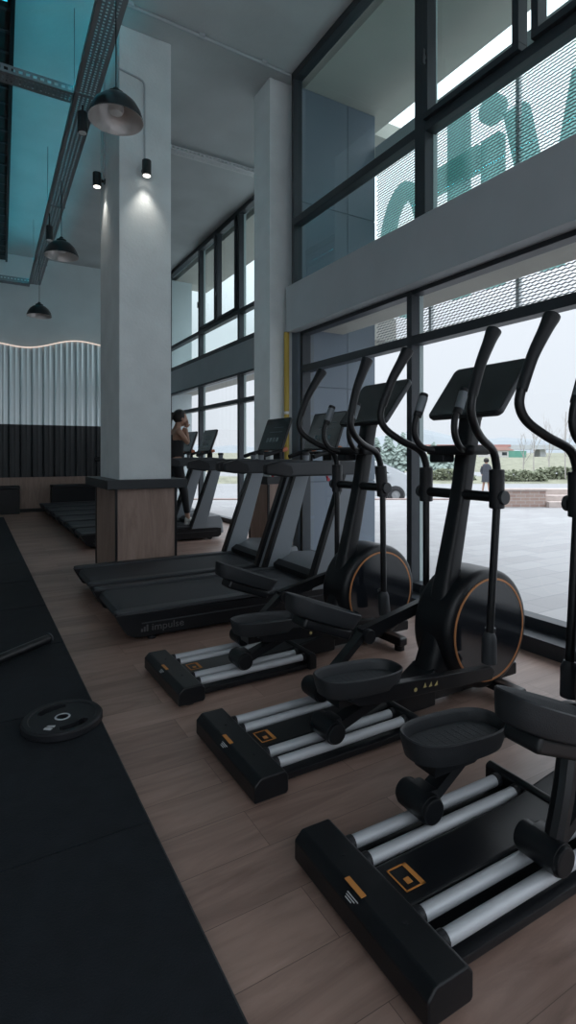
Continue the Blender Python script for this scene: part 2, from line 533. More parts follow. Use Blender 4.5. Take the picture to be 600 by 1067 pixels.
# concrete columns with wooden skirts and black shelf caps
def column(name, x0, x1, y0, y1, cap, label):
    r = thing(name, label, 'column', ((x0 + x1) / 2, (y0 + y1) / 2, 0), kind='structure')
    cx, cy = (x0 + x1) / 2, (y0 + y1) / 2
    MB().b2((x0 - cx, y0 - cy, 0), (x1 - cx, y1 - cy, CEIL), 0.012).build('shaft', concrete, r)
    w = .035
    MB().b2((x0 - w - cx, y0 - w - cy, 0.0), (x1 + w - cx, y1 + w - cy, .91), 0.0).build('wood_skirt', base_wood, r)
    t = MB()
    for sx_ in (x0 - w - cx, x1 + w - cx):
        for sy_ in (y0 - w - cy, y1 + w - cy):
            t.box((sx_, sy_, .455), (.024, .024, .91), .004)
    t.build('corner_trim', black_metal, r)
    a, b, c, d = cap
    MB().b2((x0 - a - cx, y0 - b - cy, .905), (x1 + c - cx, y1 + d - cy, .995), 0.008).build('shelf_cap', mat('black_shelf', (.022, .026, .031), .5), r)
    return r
column('concrete_column', 1.245, 1.775, 5.45, 6.36, (.14, .13, .13, .13), 'large square concrete column with wood skirt and black shelf cap behind the treadmills')
column('concrete_column.001', 2.885, 3.20, 5.36, 5.76, (.05, .03, .0, .05), 'slim concrete column between the two window bays with dark wood skirt')

# ------------------------------------------------------------------ outside, near the glass
# soffit of the projecting roof, mesh screen with the sign letters
structure('outdoor_soffit', MB().b2((3.25, -5, 5.40), (4.50, YJ + .3, 5.62)).b2((4.2, YJ + .3, 5.40), (5.2, YE + .2, 5.62)), soffit_m, smooth=0)
scr = thing('mesh_screen', 'pale expanded metal mesh screen hanging outside the windows behind sign letters', 'screen', (4.30, 2, 2.53))
XM = 4.30
mesh = MB()
y0, y1, z0, z1 = -1.0, YJ + .02, 2.53, 4.86
pz, py = 0.030, 0.062
nz = int((z1 - z0) / pz)
ny = int((y1 - y0) / py)
bmv = mesh.bm
for i in range(nz + 1):
    zc = z0 + i * pz
    prevv = None
    for j in range(ny * 2 + 1):
        y = y0 + j * py / 2
        ph = (j + i) % 2
        zz = zc + (pz * .5 if ph == 0 else 0.0)
        dx = .006 if ph == 0 else -.006
        a = bmv.verts.new((XM + dx - .005 - 4.30, y - 2, zz + .0046 - 2.53))
        b = bmv.verts.new((XM + dx + .005 - 4.30, y - 2, zz - .0046 - 2.53))
        if prevv: bmv.faces.new((prevv[0], a, b, prevv[1]))
        prevv = (a, b)
mesh.build('mesh_sheet', mesh_m, scr, smooth=0)
fr = MB()
fr.b2((-.03, -3, 2.34), (.03, YJ - 2, 2.49), 0.004).b2((-.02, -3, -.03), (.02, YJ - 2, .0), 0.003)
fr.build('top_rail', galv_l, scr)
for y in (4.33, 3.36 - .13, 2.2, 1.1, 0.0):
    MB().b2((.02, y - 2 - .02, 0), (.06, y - 2 + .02, 2.33), 0.003).build('post', galv_l, scr)
XL = 4.37
def letter(name, mb, label):
    o = mb.build(name, letter_m)
    tag(o, label, 'sign letter', 'teal channel letters of the rooftop sign')
    return o
def oval_ring(cy, cz, ry, rz, w, x0, x1, n=40):
    mb = MB()
    rings = []
    for k in range(n + 1):
        a = 2 * PI * k / n
        c, s = math.cos(a), math.sin(a)
        o_ = (cy + ry * c, cz + rz * s); i_ = (cy + (ry - w) * c, cz + (rz - w) * s)
        rings.append([(x0, *o_), (x1, *o_), (x1, *i_), (x0, *i_)])
    return mb.loft(rings, cap=False)
letter('sign_letter', oval_ring(4.83, 3.66, .42, .79, .19, XL, XL + .10), 'teal letter o of the outdoor sign, next to the grey panel wall')
lt = MB().prism([(4.13, 2.9), (3.89, 2.9), (3.89, 4.80), (4.13, 4.80)], XL, XL + .10, 'X', .006)
lt.prism([(4.36, 4.12), (3.73, 4.12), (3.73, 4.36), (4.36, 4.36)], XL + .001, XL + .101, 'X', .006)
letter('sign_letter', lt, 'teal letter t of the outdoor sign with broad crossbar')
li = MB().prism([(3.69, 2.9), (3.47, 2.9), (3.47, 4.36), (3.69, 4.36)], XL, XL + .10, 'X', .006)
li.cyl((XL, 3.58, 4.64), (XL + .10, 3.58, 4.64), .135, n=28)
letter('sign_letter', li, 'teal letter i of the outdoor sign with its round dot')
lv = MB().prism([(3.43, 4.50), (3.20, 4.50), (2.97, 3.40), (2.74, 4.50), (2.51, 4.50), (2.86, 2.9), (3.08, 2.9)], XL, XL + .10, 'X', .006)
letter('sign_letter', lv, 'teal letter V of the outdoor sign, farthest right')

# yellow pipe by the column
yp = thing('gas_pipe', 'vertical yellow pipe running up beside the slim column at the window corner', 'pipe', (3.07, 5.30, 0))
MB().cyl((0, 0, 0), (0, 0, 2.63), .030, n=16).build('pipe', yellow_m, yp)
for z in (.5, 1.7):
    MB().cyl((0, 0, z), (0, 0, z + .03), .037, n=16).build('clamp', galv_l, yp)
    
# ------------------------------------------------------------------ corrugated light wall at the back
cw = thing('corrugated_panel', 'corrugated metal wall panel, silver above black, with glowing wavy top edge', 'wall panel', (0, YE - .03, .75))
XR0, XR1 = -1.5, 2.62
def wave_top(x):
    u = (x - .49) / (2.557 - .49) * 106.0          # along the panel as the photo shows it
    return 3.545 - .75 + .20 * u / 106.0 + .072 * math.cos((u - 75) / 94 * 2 * PI)
def corr(name, m, zlo, zhi):
    bm = MB()
    per, amp = .222, .038
    n = int((XR1 - XR0) / per * 24)
    prev = None
    for k in range(n + 1):
        x = XR0 + (XR1 - XR0) * k / n
        ph = (x / per) % 1.0
        y = -.012 - amp * (max(0, math.cos(2 * PI * ph)) ** 5 + .35 * max(0, -math.cos(2 * PI * ph)) ** 5)
        a = bm.bm.verts.new((x, y, zlo)); b = bm.bm.verts.new((x, y, zhi(x)))
        c = bm.bm.verts.new((x, y + .004, zlo)); d = bm.bm.verts.new((x, y + .004, zhi(x)))
        if prev:
            bm.bm.faces.new((prev[0], a, b, prev[1])); bm.bm.faces.new((c, prev[2], prev[3], d))
            bm.bm.faces.new((prev[1], b, d, prev[3])); bm.bm.faces.new((a, prev[0], prev[2], c))
        prev = (a, b, c, d)
    return bm.build(name, m, cw, 60)
corr('silver_sheet', mat('corrugated_silver', (0.66, 0.73, 0.75), 0.30, metal=0.75), 1.13, wave_top)
corr('black_sheet', mat('corrugated_black', (0.018, 0.021, 0.025), 0.4), 0.0, lambda x: 1.13)
rl = MB()
rl.tube([(XR0 + (XR1 - XR0) * k / 60, -.05, wave_top(XR0 + (XR1 - XR0) * k / 60) + .012) for k in range(61)], .010, n=8, sub=1)
rl.build('rope_light', mat('rope_light_glow', (0.8, 0.6, 0.45), 0.5, emit=(1.0, 0.80, 0.70), estr=.75), cw)

# black low benches in front of the far wall
def bench(x0, x1, label):
    r = thing('padded_bench', label, 'bench', ((x0 + x1) / 2, 12.66, 0), group='black benches along the far wall')
    h = (x1 - x0) / 2
    MB().b2((-h, -.14, .0), (h, .14, .52), .01).build('base', black, r)
    MB().b2((-h - .005, -.15, .52), (h + .005, .15, .585), .02, 3).build('cushion', black_soft, r)
bench(-.6, .84, 'black bench against the far wall left of the doorway gap, cut by left edge')
bench(1.45, 3.6, 'long black bench against the far wall behind the treadmill row')

# ------------------------------------------------------------------ rubber mats
seams = [(-.2, .80), (.80, 1.80), (1.80, 2.80), (2.80, 3.80), (3.80, 4.80), (4.80, 5.80), (5.80, 6.80), (6.80, 7.80), (7.80, 8.80), (8.80, 9.80), (9.80, 10.80), (10.80, 11.90)]
names = ['nearest the camera, filling the bottom left corner', 'second from the camera, scuffed along its front seam', 'third from the camera, under the weight plate',
         'fourth from the camera, under the barbell end', 'fifth from the camera', 'sixth from the camera', 'seventh from the camera', 'eighth from the camera',
         'ninth from the camera', 'tenth from the camera', 'second from the far benches', 'farthest away, next to the benches']
for k, (a, b) in enumerate(seams):
    r = thing('rubber_mat', 'black rubber floor mat, ' + names[k] + (' in the mat strip' if 3 < k < 10 else ''), 'mat', (0.015, (a + b) / 2, 0), group='black rubber mats on the left')
    h = (b - a) / 2 - .0025
    MB().b2((-.5, -h, .0), (.495, h, .020), .003).build('mat_slab', rubber_m, r)
    e = MB()
    e.b2((.495, -h, .0), (.4985, h, .0195))
    e.build('worn_edge', worn_m, r)

# ------------------------------------------------------------------ ceiling fittings
# main perforated cable tray with LED strip on its top, cross trays
led_m = mat('teal_led', (0, .4, .45), 0.5, emit=(0.0, 0.58, 0.76), estr=38.0)
def tray(name, p0, p1, w, h, m, label, hole=.5, cell=.036, led=None, group=None, hang=True):
    p0, p1 = Vector(p0), Vector(p1)
    d = (p1 - p0); L = d.length
    rz = math.atan2(d.y, d.x)
    r = thing(name, label, 'cable tray', p0, rz, group)
    nv = max(3, int((w - .056) / cell)); nu = int(L / cell)
    mb = MB()
    mg = .028
    mb.perf((0, -w / 2 + mg, 0), (L / nu, 0, 0), (0, (w - 2 * mg) / nv, 0), nu, nv, hole, (0, 0, .002))
    mb.b2((0, -w / 2, 0), (L, -w / 2 + mg, .002)).b2((0, w / 2 - mg, 0), (L, w / 2, .002))
    mb.build('tray_floor', m, r, smooth=0)
    for s in (-1, 1):
        sd = MB()
        nk = max(2, int(L / .06))
        sd.perf((0, s * w / 2, .012), (L / nk, 0, 0), (0, 0, (h - .022) / 1), nk, 1, .55, (0, .002, 0))
        sd.b2((0, s * w / 2 - .0015, 0), (L, s * w / 2 + .0015, .012)).b2((0, s * w / 2 - .0015, h - .010), (L, s * w / 2 + .0015, h))
        sd.b2((0, s * w / 2 - (.012 if s > 0 else 0), h), (L, s * w / 2 + (.012 if s < 0 else 0), h + .002))
        sd.build('side_flange', m, r, smooth=0)
    if hang:
        n = max(2, int(L / 2.2))
        for k in range(n):
            x = L * (k + .5) / n
            hb = MB().b2((x - .02, -w / 2 - .01, -.006), (x + .02, w / 2 + .01, -.002))
            for s in (-1, 1):
                hb.cyl((x, s * (w / 2 + .005), -.004), (x, s * (w / 2 + .005), CEIL - p0.z), .004, n=6)
            hb.build('hanger', m, r)
    if led:
        for s in led:
            MB().b2((0.02, s * (w / 2 - .006) - .005, h + .003), (L - .02, s * (w / 2 - .006) + .005, h + .008)).build('led_strip', led_m, r)
            MB().b2((0.0, s * (w / 2 - .022) - .003, h + .001), (L, s * (w / 2 - .022) + .003, h + .024)).build('led_baffle', m, r, smooth=0)  # added bar, unseen from below, blocks the LED glow on one side
    return r
tray('cable_tray', (.86, 1.5, 4.70), (1.085, 12.1, 4.70), .21, .07, galv, 'long perforated grey cable tray running away from the camera with teal light above', .45, .036, led=(1,))
tray('cable_tray', (-3.4, 5.60, 4.71), (.83, 5.60, 4.71), .17, .07, galv, 'perforated grey cable tray crossing to the left edge near the first pendant lamp', .45, .036)
tray('cable_tray', (-2.5, 12.22, 4.70), (1.0, 12.22, 4.70), .20, .10, galv, 'short grey cable tray crossing in front of the far wall', .3, .05)
tray('cable_tray', (1.6, 7.20, 5.40), (3.95, 7.20, 5.40), .13, .05, galv_l, 'pale galvanised slotted cable tray on the ceiling between the two columns', .55, .045, hang=False)

# dark ladder rack at the left edge
lr = thing('ladder_rack', 'dark ladder rack with cross rungs under the ceiling at the left edge', 'cable rack', (.10, 4.5, 5.30), PI / 2 - math.radians(2.3))
for s in (-1, 1):
    MB().b2((-1.5, s * .17 - .02, -.05), (8.2, s * .17 + .02, .05), .003).build('side_rail', black_metal, lr)
rg = MB()
for k in range(32):
    MB().b2((-1.4 + k * .3, -.16, -.02), (-1.36 + k * .3, .16, .02), .003).build('rung', frame_m, lr)
MB().b2((-1.5, -.155, -.012), (8.2, .155, .012)).build('cable_bundle', mat('black_cables', (.01, .01, .012), .6), lr)
for k in range(5):
    MB().cyl((-.9 + k * 2, 0, .05), (-.9 + k * 2, 0, .28), .006, n=6).build('hanger', frame_m, lr)
tl = thing('tube_light', 'teal glowing tube light at the left edge above the ladder rack', 'lamp', (-.25, 5.15, 5.10), 0)
MB().cyl((-.5, 0, 0), (.50, 0, 0), .018, n=12).build('tube', mat('teal_tube', (0, .4, .5), .5, emit=(.05, .55, .8), estr=.8), tl)
MB().b2((-.52, -.02, .02), (.52, .02, .06), .004).b2((-.01, -.01, .06), (.01, .01, .40)).build('housing', black_metal, tl)

# conduit on the ceiling
cn = MB()
cn.cyl((-2, 5.08, CEIL - .02), (3.05, 5.20, CEIL - .02), .017, n=10)
for k in range(7):
    x = -1.6 + k * .72
    cn.b2((x - .03, 5.08 + (x + 2) / 5.05 * .12 - .03, CEIL - .03), (x + .03, 5.08 + (x + 2) / 5.05 * .12 + .03, CEIL))
tag(cn.build('ceiling_conduit', spandrel_m), 'thin grey conduit with saddles across the ceiling in front of the columns', 'conduit')

# pendant lamps
def pendant(x, y, ztop, label):
    r = thing('pendant_lamp', label, 'lamp', (x, y, ztop), group='black bell pendant lamps under the cable tray')
    o = [(.045, 0), (.060, -.008), (.064, -.032), (.108, -.050), (.154, -.092), (.184, -.143), (.200, -.192), (.203, -.214)]
    i = [(.199, -.214), (.195, -.190), (.179, -.144), (.148, -.096), (.103, -.056), (.055, -.042), (.0, -.038)]
    MB().lathe([(0, .0)] + o, n=48).build('lamp_shade', lamp_black, r)
    MB().lathe([(.203, -.214)] + i, n=48).build('reflector', lamp_in, r)
    MB().lathe([(0, .03), (.018, .03), (.026, .02), (.03, .0), (0, -.002)], n=24).build('cap', lamp_black, r)
    MB().lathe([(0, -.042), (.03, -.044), (.034, -.075), (.056, -.115), (.058, -.135), (.045, -.160), (0, -.170)], n=28).build('bulb', bulb_m, r)
    MB().cyl((0, 0, .02), (0, 0, 4.69 - ztop), .0045, n=8).build('cord', black, r)
pendant(.937, 4.20, 3.995, 'nearest and largest black bell pendant lamp hanging in front of the column')
pendant(.960, 7.31, 3.95, 'middle black bell pendant lamp of the row of three')
pendant(.995, 10.30, 3.86, 'farthest and smallest black bell pendant lamp, near the far wall')

# cylinder spots under the tray
def tray_spot(u, v, d, label):
    p = at(u, d, v=v)
    r = thing('spot_lamp', label, 'lamp', p, group='black cylinder spots on the cable tray')
    MB().cyl((0, 0, -.10), (0, 0, .10), .048, n=28, bev=.006).build('housing', lamp_black, r)
    MB().cyl((0, 0, -.103), (0, 0, -.097), .038, n=24).build('lens', bulb_m, r)
    MB().cyl((0, 0, .09), (0, 0, 4.70 - p.z), .010, n=10).build('stem', lamp_black, r)
tray_spot(86, 128, 5.35, 'black cylinder spot lamp hanging from the tray crossing left of the nearest pendant')
tray_spot(51.5, 243, 7.75, 'small black cylinder spot lamp by the middle pendant')

# wall spots on the big column, lit
lens_m = mat('lit_lens', (1, .95, .85), .4, emit=(1, .93, .84), estr=3.0)
def wall_spot(p, n, label, cond):
    p, n = Vector(p), Vector(n)
    r = thing('wall_spot', label, 'lamp', p, group='lit black spots on the column')
    c = n * .085
    MB().cyl(c + Vector((0, 0, -.075)), c + Vector((0, 0, .075)), .045, n=28, bev=.005).build('housing', lamp_black, r)
    MB().cyl(c + Vector((0, 0, -.078)), c + Vector((0, 0, -.072)), .036, n=24).build('lens', lens_m, r)
    MB().cyl(n * .002, c, .016, n=12).cyl(n * .001, n * .012, .032, n=20).build('bracket', lamp_black, r)
    cond_o = MB().tube(cond, .010, n=8, sub=1).build('conduit', spandrel_m, r)
    ld = bpy.data.lights.new('spot_beam', 'SPOT')
    ld.energy = 7.0; ld.color = (1, .93, .84); ld.spot_size = math.radians(80); ld.spot_blend = .9; ld.shadow_soft_size = .03
    lo = bpy.data.objects.new('spot_beam', ld); COL.objects.link(lo)
    lo.parent = r; lo.location = c + Vector((0, 0, -.09))
wall_spot((1.495, 5.45, 4.10), (0, -1, 0), 'lit black cylinder spot on the front face of the big column',
          [(0, -.012, .05), (0, -.012, .84), (-.004, -.012, .88), (-.02, -.012, .905), (-.06, -.012, .92), (-.255, -.012, .95)])
wall_spot((1.245, 6.10, 4.22), (-1, 0, 0), 'lit black cylinder spot on the left face of the big column',
          [(-.012, 0, .05), (-.012, 0, 1.26)])

# ------------------------------------------------------------------ elliptical trainers
def oval(hx, hy, n=40, p=2.6):
    out = []
    for k in range(n):
        a = 2 * PI * k / n
        c, s = math.cos(a), math.sin(a)
        out.append((hx * math.copysign(abs(c) ** (2 / p), c), hy * math.copysign(abs(s) ** (2 / p), s)))
    return out

def elliptical(loc, high, label):
    """high = +1 when the pedal on the far side (+y) is the raised one"""
    R = thing('elliptical_trainer', label, 'elliptical trainer', loc, 0, 'black elliptical trainers in a row by the window')
    # rear stabiliser bar
    st = MB().prism([(0.0, .014), (.132, .014), (.140, .024), (.140, .080), (.124, .100), (.026, .100), (.0, .076)], -.285, .285, 'Y', .007, 3)
    sto = st.build('rear_stabilizer', black, R)
    for s in (-1, 1):
        MB().cyl((.07, s * .23, 0), (.07, s * .23, .026), .032, n=20).build('rubber_foot', black_soft, sto)
    ang = math.atan2(.044, .040)
    F = Matrix.Translation((.034, .02, .0995))
    MB().box((0, 0, .001), (.016, .075, .002), .0, None)._merge(bmesh.new()).build('orange_label', orange, sto).matrix_local = F
    wl = MB()
    for k in range(3):
        wl.box((-.007 - k * .006, -.014 + k * .004, .0005), (.0025, .045 - k * .010, .0015))
    wl.build('label_text', white_ink, sto).matrix_local = Matrix.Translation((.0205, .02, .0955)) @ Matrix.Rotation(-math.atan2(.024, .026), 4, 'Y')
    bt = MB()
    for s in (-1, 1):
        bt.cyl((.075, s * .13, .099), (.075, s * .13, .102), .006, n=12)
    bt.build('bolt', black_soft, sto)
    # base
    MB().b2((.12, -.222, .016), (.80, -.080, .044), .006).b2((.12, .080, .016), (.80, .222, .044), .006).build('base_frame', black_metal, R)
    cc = MB().prism([(.13, .02), (.13, .078), (.70, .084), (.98, .125), (1.10, .20), (1.10, .02)], -.078, .078, 'Y', .012, 3)
    cco = cc.build('center_cover', black, R)
    wb_ = MB()
    a0, a1, b0, b1, zt = .158, .226, -.042, .042, .0795
    wb_.b2((a0, b0, zt), (a1, b0 + .004, zt + .0016)).b2((a0, b1 - .004, zt), (a1, b1, zt + .0016)).b2((a0, b0, zt), (a0 + .004, b1, zt + .0016)).b2((a1 - .014, b0, zt), (a1, b1, zt + .0016))
    wb_.b2((a0 + .022, b0 + .02, zt), (a0 + .04, b0 + .04, zt + .0016))
    wb_.build('warning_label', orange, cco)
    for y in (-.187, -.108, .108, .187):
        t = MB().cyl((.125, y, .074), (.79, y, .074), .0195, n=24)
        to = t.build('rail', alu, R)
        MB().cyl((.118, y, .074), (.150, y, .074), .0225, n=20, bev=.004).build('rail_collar', black_soft, to)
        MB().cyl((.775, y, .074), (.80, y, .074), .023, n=20, bev=.004).build('rail_collar', black_soft, to)
    MB().prism([(.795, .014), (.845, .014), (.845, .09), (.82, .112), (.795, .102)], -.245, .245, 'Y', .008).build('rail_bracket', black_metal, R)
    MB().b2((.84, -.05, .03), (1.75, .05, .10), .012).build('main_beam', black_metal, R)
    fs = MB().b2((1.455, -.275, .03), (1.525, .275, .085), .014, 3)
    fso = fs.build('front_stabilizer', black_metal, R)
    for s in (-1, 1):
        MB().cyl((1.49, s * .235, 0), (1.49, s * .235, .034), .032, n=20).build('rubber_foot', black_soft, fso)
    # flywheel housing
    FX, FZ, FR = 1.433, .352, .305
    fh = MB().lathe([(0, -.125), (.255, -.125), (.285, -.120), (.300, -.105), (.305, -.085), (.305, .085), (.300, .105), (.285, .120), (.255, .125), (0, .125)], (FX, 0, FZ), 'Y', 72)
    fho = fh.build('flywheel_housing', black, R, 50)
    for s in (-1, 1):
        MB().lathe([(0, s * .1265), (.252, s * .1265), (.254, s * .124)], (FX, 0, FZ), 'Y', 72).build('side_disc', gloss_black, fho)
        MB().lathe([(.252, s * .124), (.252, s * .1285), (.262, s * .1285), (.262, s * .122)], (FX, 0, FZ), 'Y', 72).build('copper_ring', copper, fho, 50)
        MB().cyl((FX, s * .125, FZ), (FX, s * .150, FZ), .017, n=24, bev=.004).build('hub', chrome, fho)
    # mast
    cl = [(1.17, .09, .135, .085), (1.20, .30, .085, .07), (1.256, .62, .055, .052), (1.345, .987, .044, .048), (1.372, 1.11, .044, .047), (1.435, 1.46, .046, .052)]
    rings = []
    for x, z, hx, hy in cl:
        rings.append([(x + px, py_, z) for px, py_ in oval(hx, hy, 24, 3.5)])
    MB().loft(rings).build('mast', black, R, 50)
    # pivot bar
    pb = MB().cyl((1.345, -.27, 1.04), (1.345, .27, 1.04), .026, n=24)
    pbo = pb.build('pivot_bar', black_metal, R)
    for s in (-1, 1):
        MB().cyl((1.345, s * .268, 1.04), (1.345, s * .287, 1.04), .034, n=24, bev=.005).build('end_cap', dark_grey, pbo)
    # console
    n_up = Vector((.23, 0, .285)).normalized()
    nrm = Vector((-.285, 0, .23)).normalized()
    B = Matrix((Vector((0, 1, 0)), n_up, nrm)).transposed().to_4x4()
    M = Matrix.Translation((1.470, 0, 1.598)) @ B
    hw, hh = .238, .183
    def rr(w, h, r, n=6):
        pts = []
        for cx_, cy_, a0_ in ((w - r, h - r, 0), (-w + r, h - r, PI / 2), (-w + r, -h + r, PI), (w - r, -h + r, 1.5 * PI)):
            for k in range(n + 1):
                a = a0_ + PI / 2 * k / n
                pts.append((cx_ + r * math.cos(a), cy_ + r * math.sin(a)))
        return pts
    cs = MB()
    cs.loft([[(x, y, 0) for x, y in rr(hw, hh, .03)], [(x, y, -.010) for x, y in rr(hw + .004, hh + .004, .034)], [(x, y, -.030) for x, y in rr(hw, hh, .03)], [(x * .72, y * .72, -.065) for x, y in rr(hw, hh, .03)]])
    cso = cs.build('console', dark_grey, R); cso.matrix_local = M
    MB().loft([[(x, y, .0005) for x, y in rr(hw - .006, hh - .006, .026)], [(x, y, .003) for x, y in rr(hw - .008, hh - .008, .024)]]).build('screen', screen_m, cso)
    MB().prism([(1.40, 1.42), (1.47, 1.42), (1.535, 1.60), (1.50, 1.63)], -.045, .045, 'Y', .01).build('console_neck', black, R)
    # accessory tray below the console, pulse grips
    tr = MB().b2((1.26, -.16, 1.245), (1.41, .16, 1.295), .02, 3).b2((1.28, .05, 1.205), (1.37, .15, 1.25), .01).build('bottle_tray', black_soft, R)
    for s in (-1, 1):
        y = s * .135
        g = MB().tube([(1.36, s * .05, 1.275), (1.29, s * .09, 1.268), (1.21, s * .125, 1.285), (1.165, y, 1.345), (1.165, y, 1.42), (1.20, y, 1.50)], .0165, n=12)
        go = g.build('pulse_grip', black_metal, R)
        MB().cyl((1.178, y, 1.445), (1.232, y, 1.572), .023, n=16, bev=.006).build('grip_sleeve', black_soft, go)
        MB().cyl((1.187, y - .005, 1.470), (1.222, y - .005, 1.553), .0235, n=16, bev=.004).build('sensor_plate', grey_paint, go)
    # swing arms, pedals
    for s in (-1, 1):
        up = (s == high)
        y = s * .235
        def A(dx, z, yy):
            return (1.345 + dx, s * (yy - .015), z)
        lowx = -.055 if not up else .0
        h = MB().tube([A(0, 1.15, .25), A(-.004, 1.20, .25), A(-.040, 1.268, .258), A(-.150, 1.322, .285), A(-.238, 1.385, .315), A(-.270, 1.455, .325), A(-.252, 1.535, .322)], .0195, n=14)
        ho = h.build('swing_handle', black_metal, R)
        MB().tube([A(-.258, 1.51, .323), A(-.200, 1.65, .316), A(-.130, 1.765, .308), A(-.098, 1.815, .305), A(-.090, 1.828, .305)], [.0225, .0245, .029, .035, .036], n=16).build('foam_grip', black_soft, ho)
        MB().cyl(A(0, .985, .25), A(0, 1.175, .25), .036, n=22, bev=.005).build('pivot_cuff', black_soft, ho)
        zl = .40 if up else .275
        MB().cyl(A(0, 1.0, .25), (1.345 + lowx, y, zl + .06), .0185, n=14).build('lower_rod', black_metal, ho)
        MB().tube([(1.345 + lowx * .92, y, zl + .115), (1.345 + lowx, y, zl + .09), (1.345 + lowx, y, zl - .03)], [.024, .034, .036], n=16, sub=1).build('lower_cuff', dark_grey, ho)
        # pedal arm
        yp_ = s * .165
        if up:
            tilt = math.radians(21)
            pc = Vector((.595, yp_, .503)); rx = .555
        else:
            tilt = math.radians(3)
            pc = Vector((.555, yp_, .308)); rx = .395
        pa = thing('pedal_arm', '', '', (0, 0, 0)); pa.parent = R
        for kx in ('label', 'category'):
            del pa[kx]
        COL.objects.unlink(pa); bpy.data.objects.remove(pa)
        ybm = s * .225
        fx, fz = (1.345 + lowx, zl - .03)
        bm_ = MB()
        if up:
            j = Vector((.87, s * .19, .335))
            bm_.loft([[(j.x - .03, j.y + a, j.z + b) for a, b in ((-.022, -.035), (.022, -.035), (.022, .03), (-.022, .03))],
                      [(fx, s * .215 + a, fz + .06 + b) for a, b in ((-.02, -.03), (.02, -.03), (.02, .03), (-.02, .03))]])
            bm_.cyl((j.x, j.y - .05, j.z - .005), (j.x, j.y + .05, j.z - .005), .036, n=20, bev=.006)
            bm_.loft([[(rx + .02, yp_ + a, .135 + b) for a, b in ((-.03, -.018), (.03, -.018), (.03, .018), (-.03, .018))],
                      [(j.x - .02, j.y + a, j.z + b) for a, b in ((-.024, -.025), (.024, -.025), (.024, .02), (-.024, .02))]])
            if s < 0:
                bm_.tube([(rx + .01, yp_ - .02, .13), (rx + .06, yp_ - .02, .28), (rx + .12, yp_, .42)], .03, n=10)
        else:
            bm_.prism([(.44, .262), (.50, .225), (.62, .212), (fx + .01, .165), (fx + .03, .20), (fx + .01, .228), (.60, .285)], ybm - .022, ybm + .022, 'Y', .007)
            bm_.loft([[(rx + .01, yp_ + a, .125 + b) for a, b in ((-.03, -.022), (.03, -.022), (.03, .022), (-.03, .022))],
                      [(rx + .30, s * .20 + a, .245 + b) for a, b in ((-.024, -.02), (.024, -.02), (.024, .02), (-.024, .02))]])
            bm_.loft([[(.50 + a, yp_ + b * .9, .222) for a, b in ((-.08, -.05), (.10, -.05), (.10, .05), (-.08, .05))],
                      [(.54 + a, yp_ + b, .285) for a, b in ((-.13, -.06), (.16, -.06), (.16, .06), (-.13, .06))]])
        bo = bm_.build('pedal_arm', black_metal, R)
        if not up:
            mk = MB()
            yy = ybm - .0225
            def zt_(x): return .285 - (x - .60) / (fx + .01 - .60) * .057 - .028
            for k in range(3):
                x = .845 + k * .034
                mk.prism([(x, zt_(x) - .010), (x + .020, zt_(x) - .010), (x + .012 + .003 * k, zt_(x) + .010)], yy - .0008, yy + .0002, 'Y')
            mk.cyl((.80, yy + .0002, zt_(.80) - .012), (.80, yy - .0010, zt_(.80) - .012), .009, n=14)
            mk.build('gold_marks', gold_ink, bo)
        ro = MB().cyl((rx, yp_ - .072, .136), (rx, yp_ + .072, .136), .042, n=28, bev=.010)
        ro.cyl((rx, yp_ - .060, .136), (rx, yp_ + .060, .136), .0455, n=28, bev=.004)
        ro.box((rx + .015, yp_, .158), (.06, .085, .05), .012)
        ro.build('roller', black, bo)
        # pedal tray
        PM = Matrix.Translation(pc) @ Matrix.Rotation(tilt, 4, 'Y')
        def ring(hx, hy, z, p=2.7, sh=0):
            return [(x + sh, y_, z) for x, y_ in oval(hx, hy, 44, p)]
        pt = MB().loft([ring(.170, .076, -.052, 2.6, -.005), ring(.192, .088, -.044), ring(.203, .096, -.010), ring(.211, .102, .018), ring(.212, .103, .026), ring(.208, .099, .030), ring(.203, .094, .028),
                        ring(.197, .088, .018), ring(.190, .082, -.012)], cap=True)
        pto = pt.build('pedal', pedal_m, R, 50); pto.matrix_local = PM
        pd = MB().loft([ring(.186, .078, -.0125), ring(.184, .076, -.009), ring(.180, .072, -.008)])
        for k in range(9):
            pd.b2((-.13 + k * .032, -.05, -.0085), (-.125 + k * .032, .05, -.0072), .0008)
        pd.build('foot_pad', pad_m, pto)
        if up:
            MB().b2((-.12, -.06, -.10), (.17, .06, -.048), .016, 3).build('pedal_bracket', black_metal, pto)
    return R

EA = elliptical((.842, 1.130, 0), -1, 'black elliptical trainer nearest the camera, partly cut off by the right edge')
EA.rotation_euler.z = math.radians(-.7)
EB = elliptical((.853, 1.985, 0), 1, 'black elliptical trainer in the middle of the three, its screen against the sky')
EC = copy_tree(EB)
EB.rotation_euler.z = math.radians(.4)
EC.location = (.86, 2.83, 0)
EC.rotation_euler.z = math.radians(1.2)
near_arm = [o for o in COL.objects if o.parent == EC and o.name.startswith('swing_handle')][0]      # its near arm is swung further back
pv_ = Matrix.Translation((1.345, 0, 1.04))
near_arm.matrix_local = pv_ @ Matrix.Rotation(math.radians(-5.5), 4, 'Y') @ pv_.inverted()
EC['label'] = 'black elliptical trainer farthest back, directly beside the nearest treadmill'

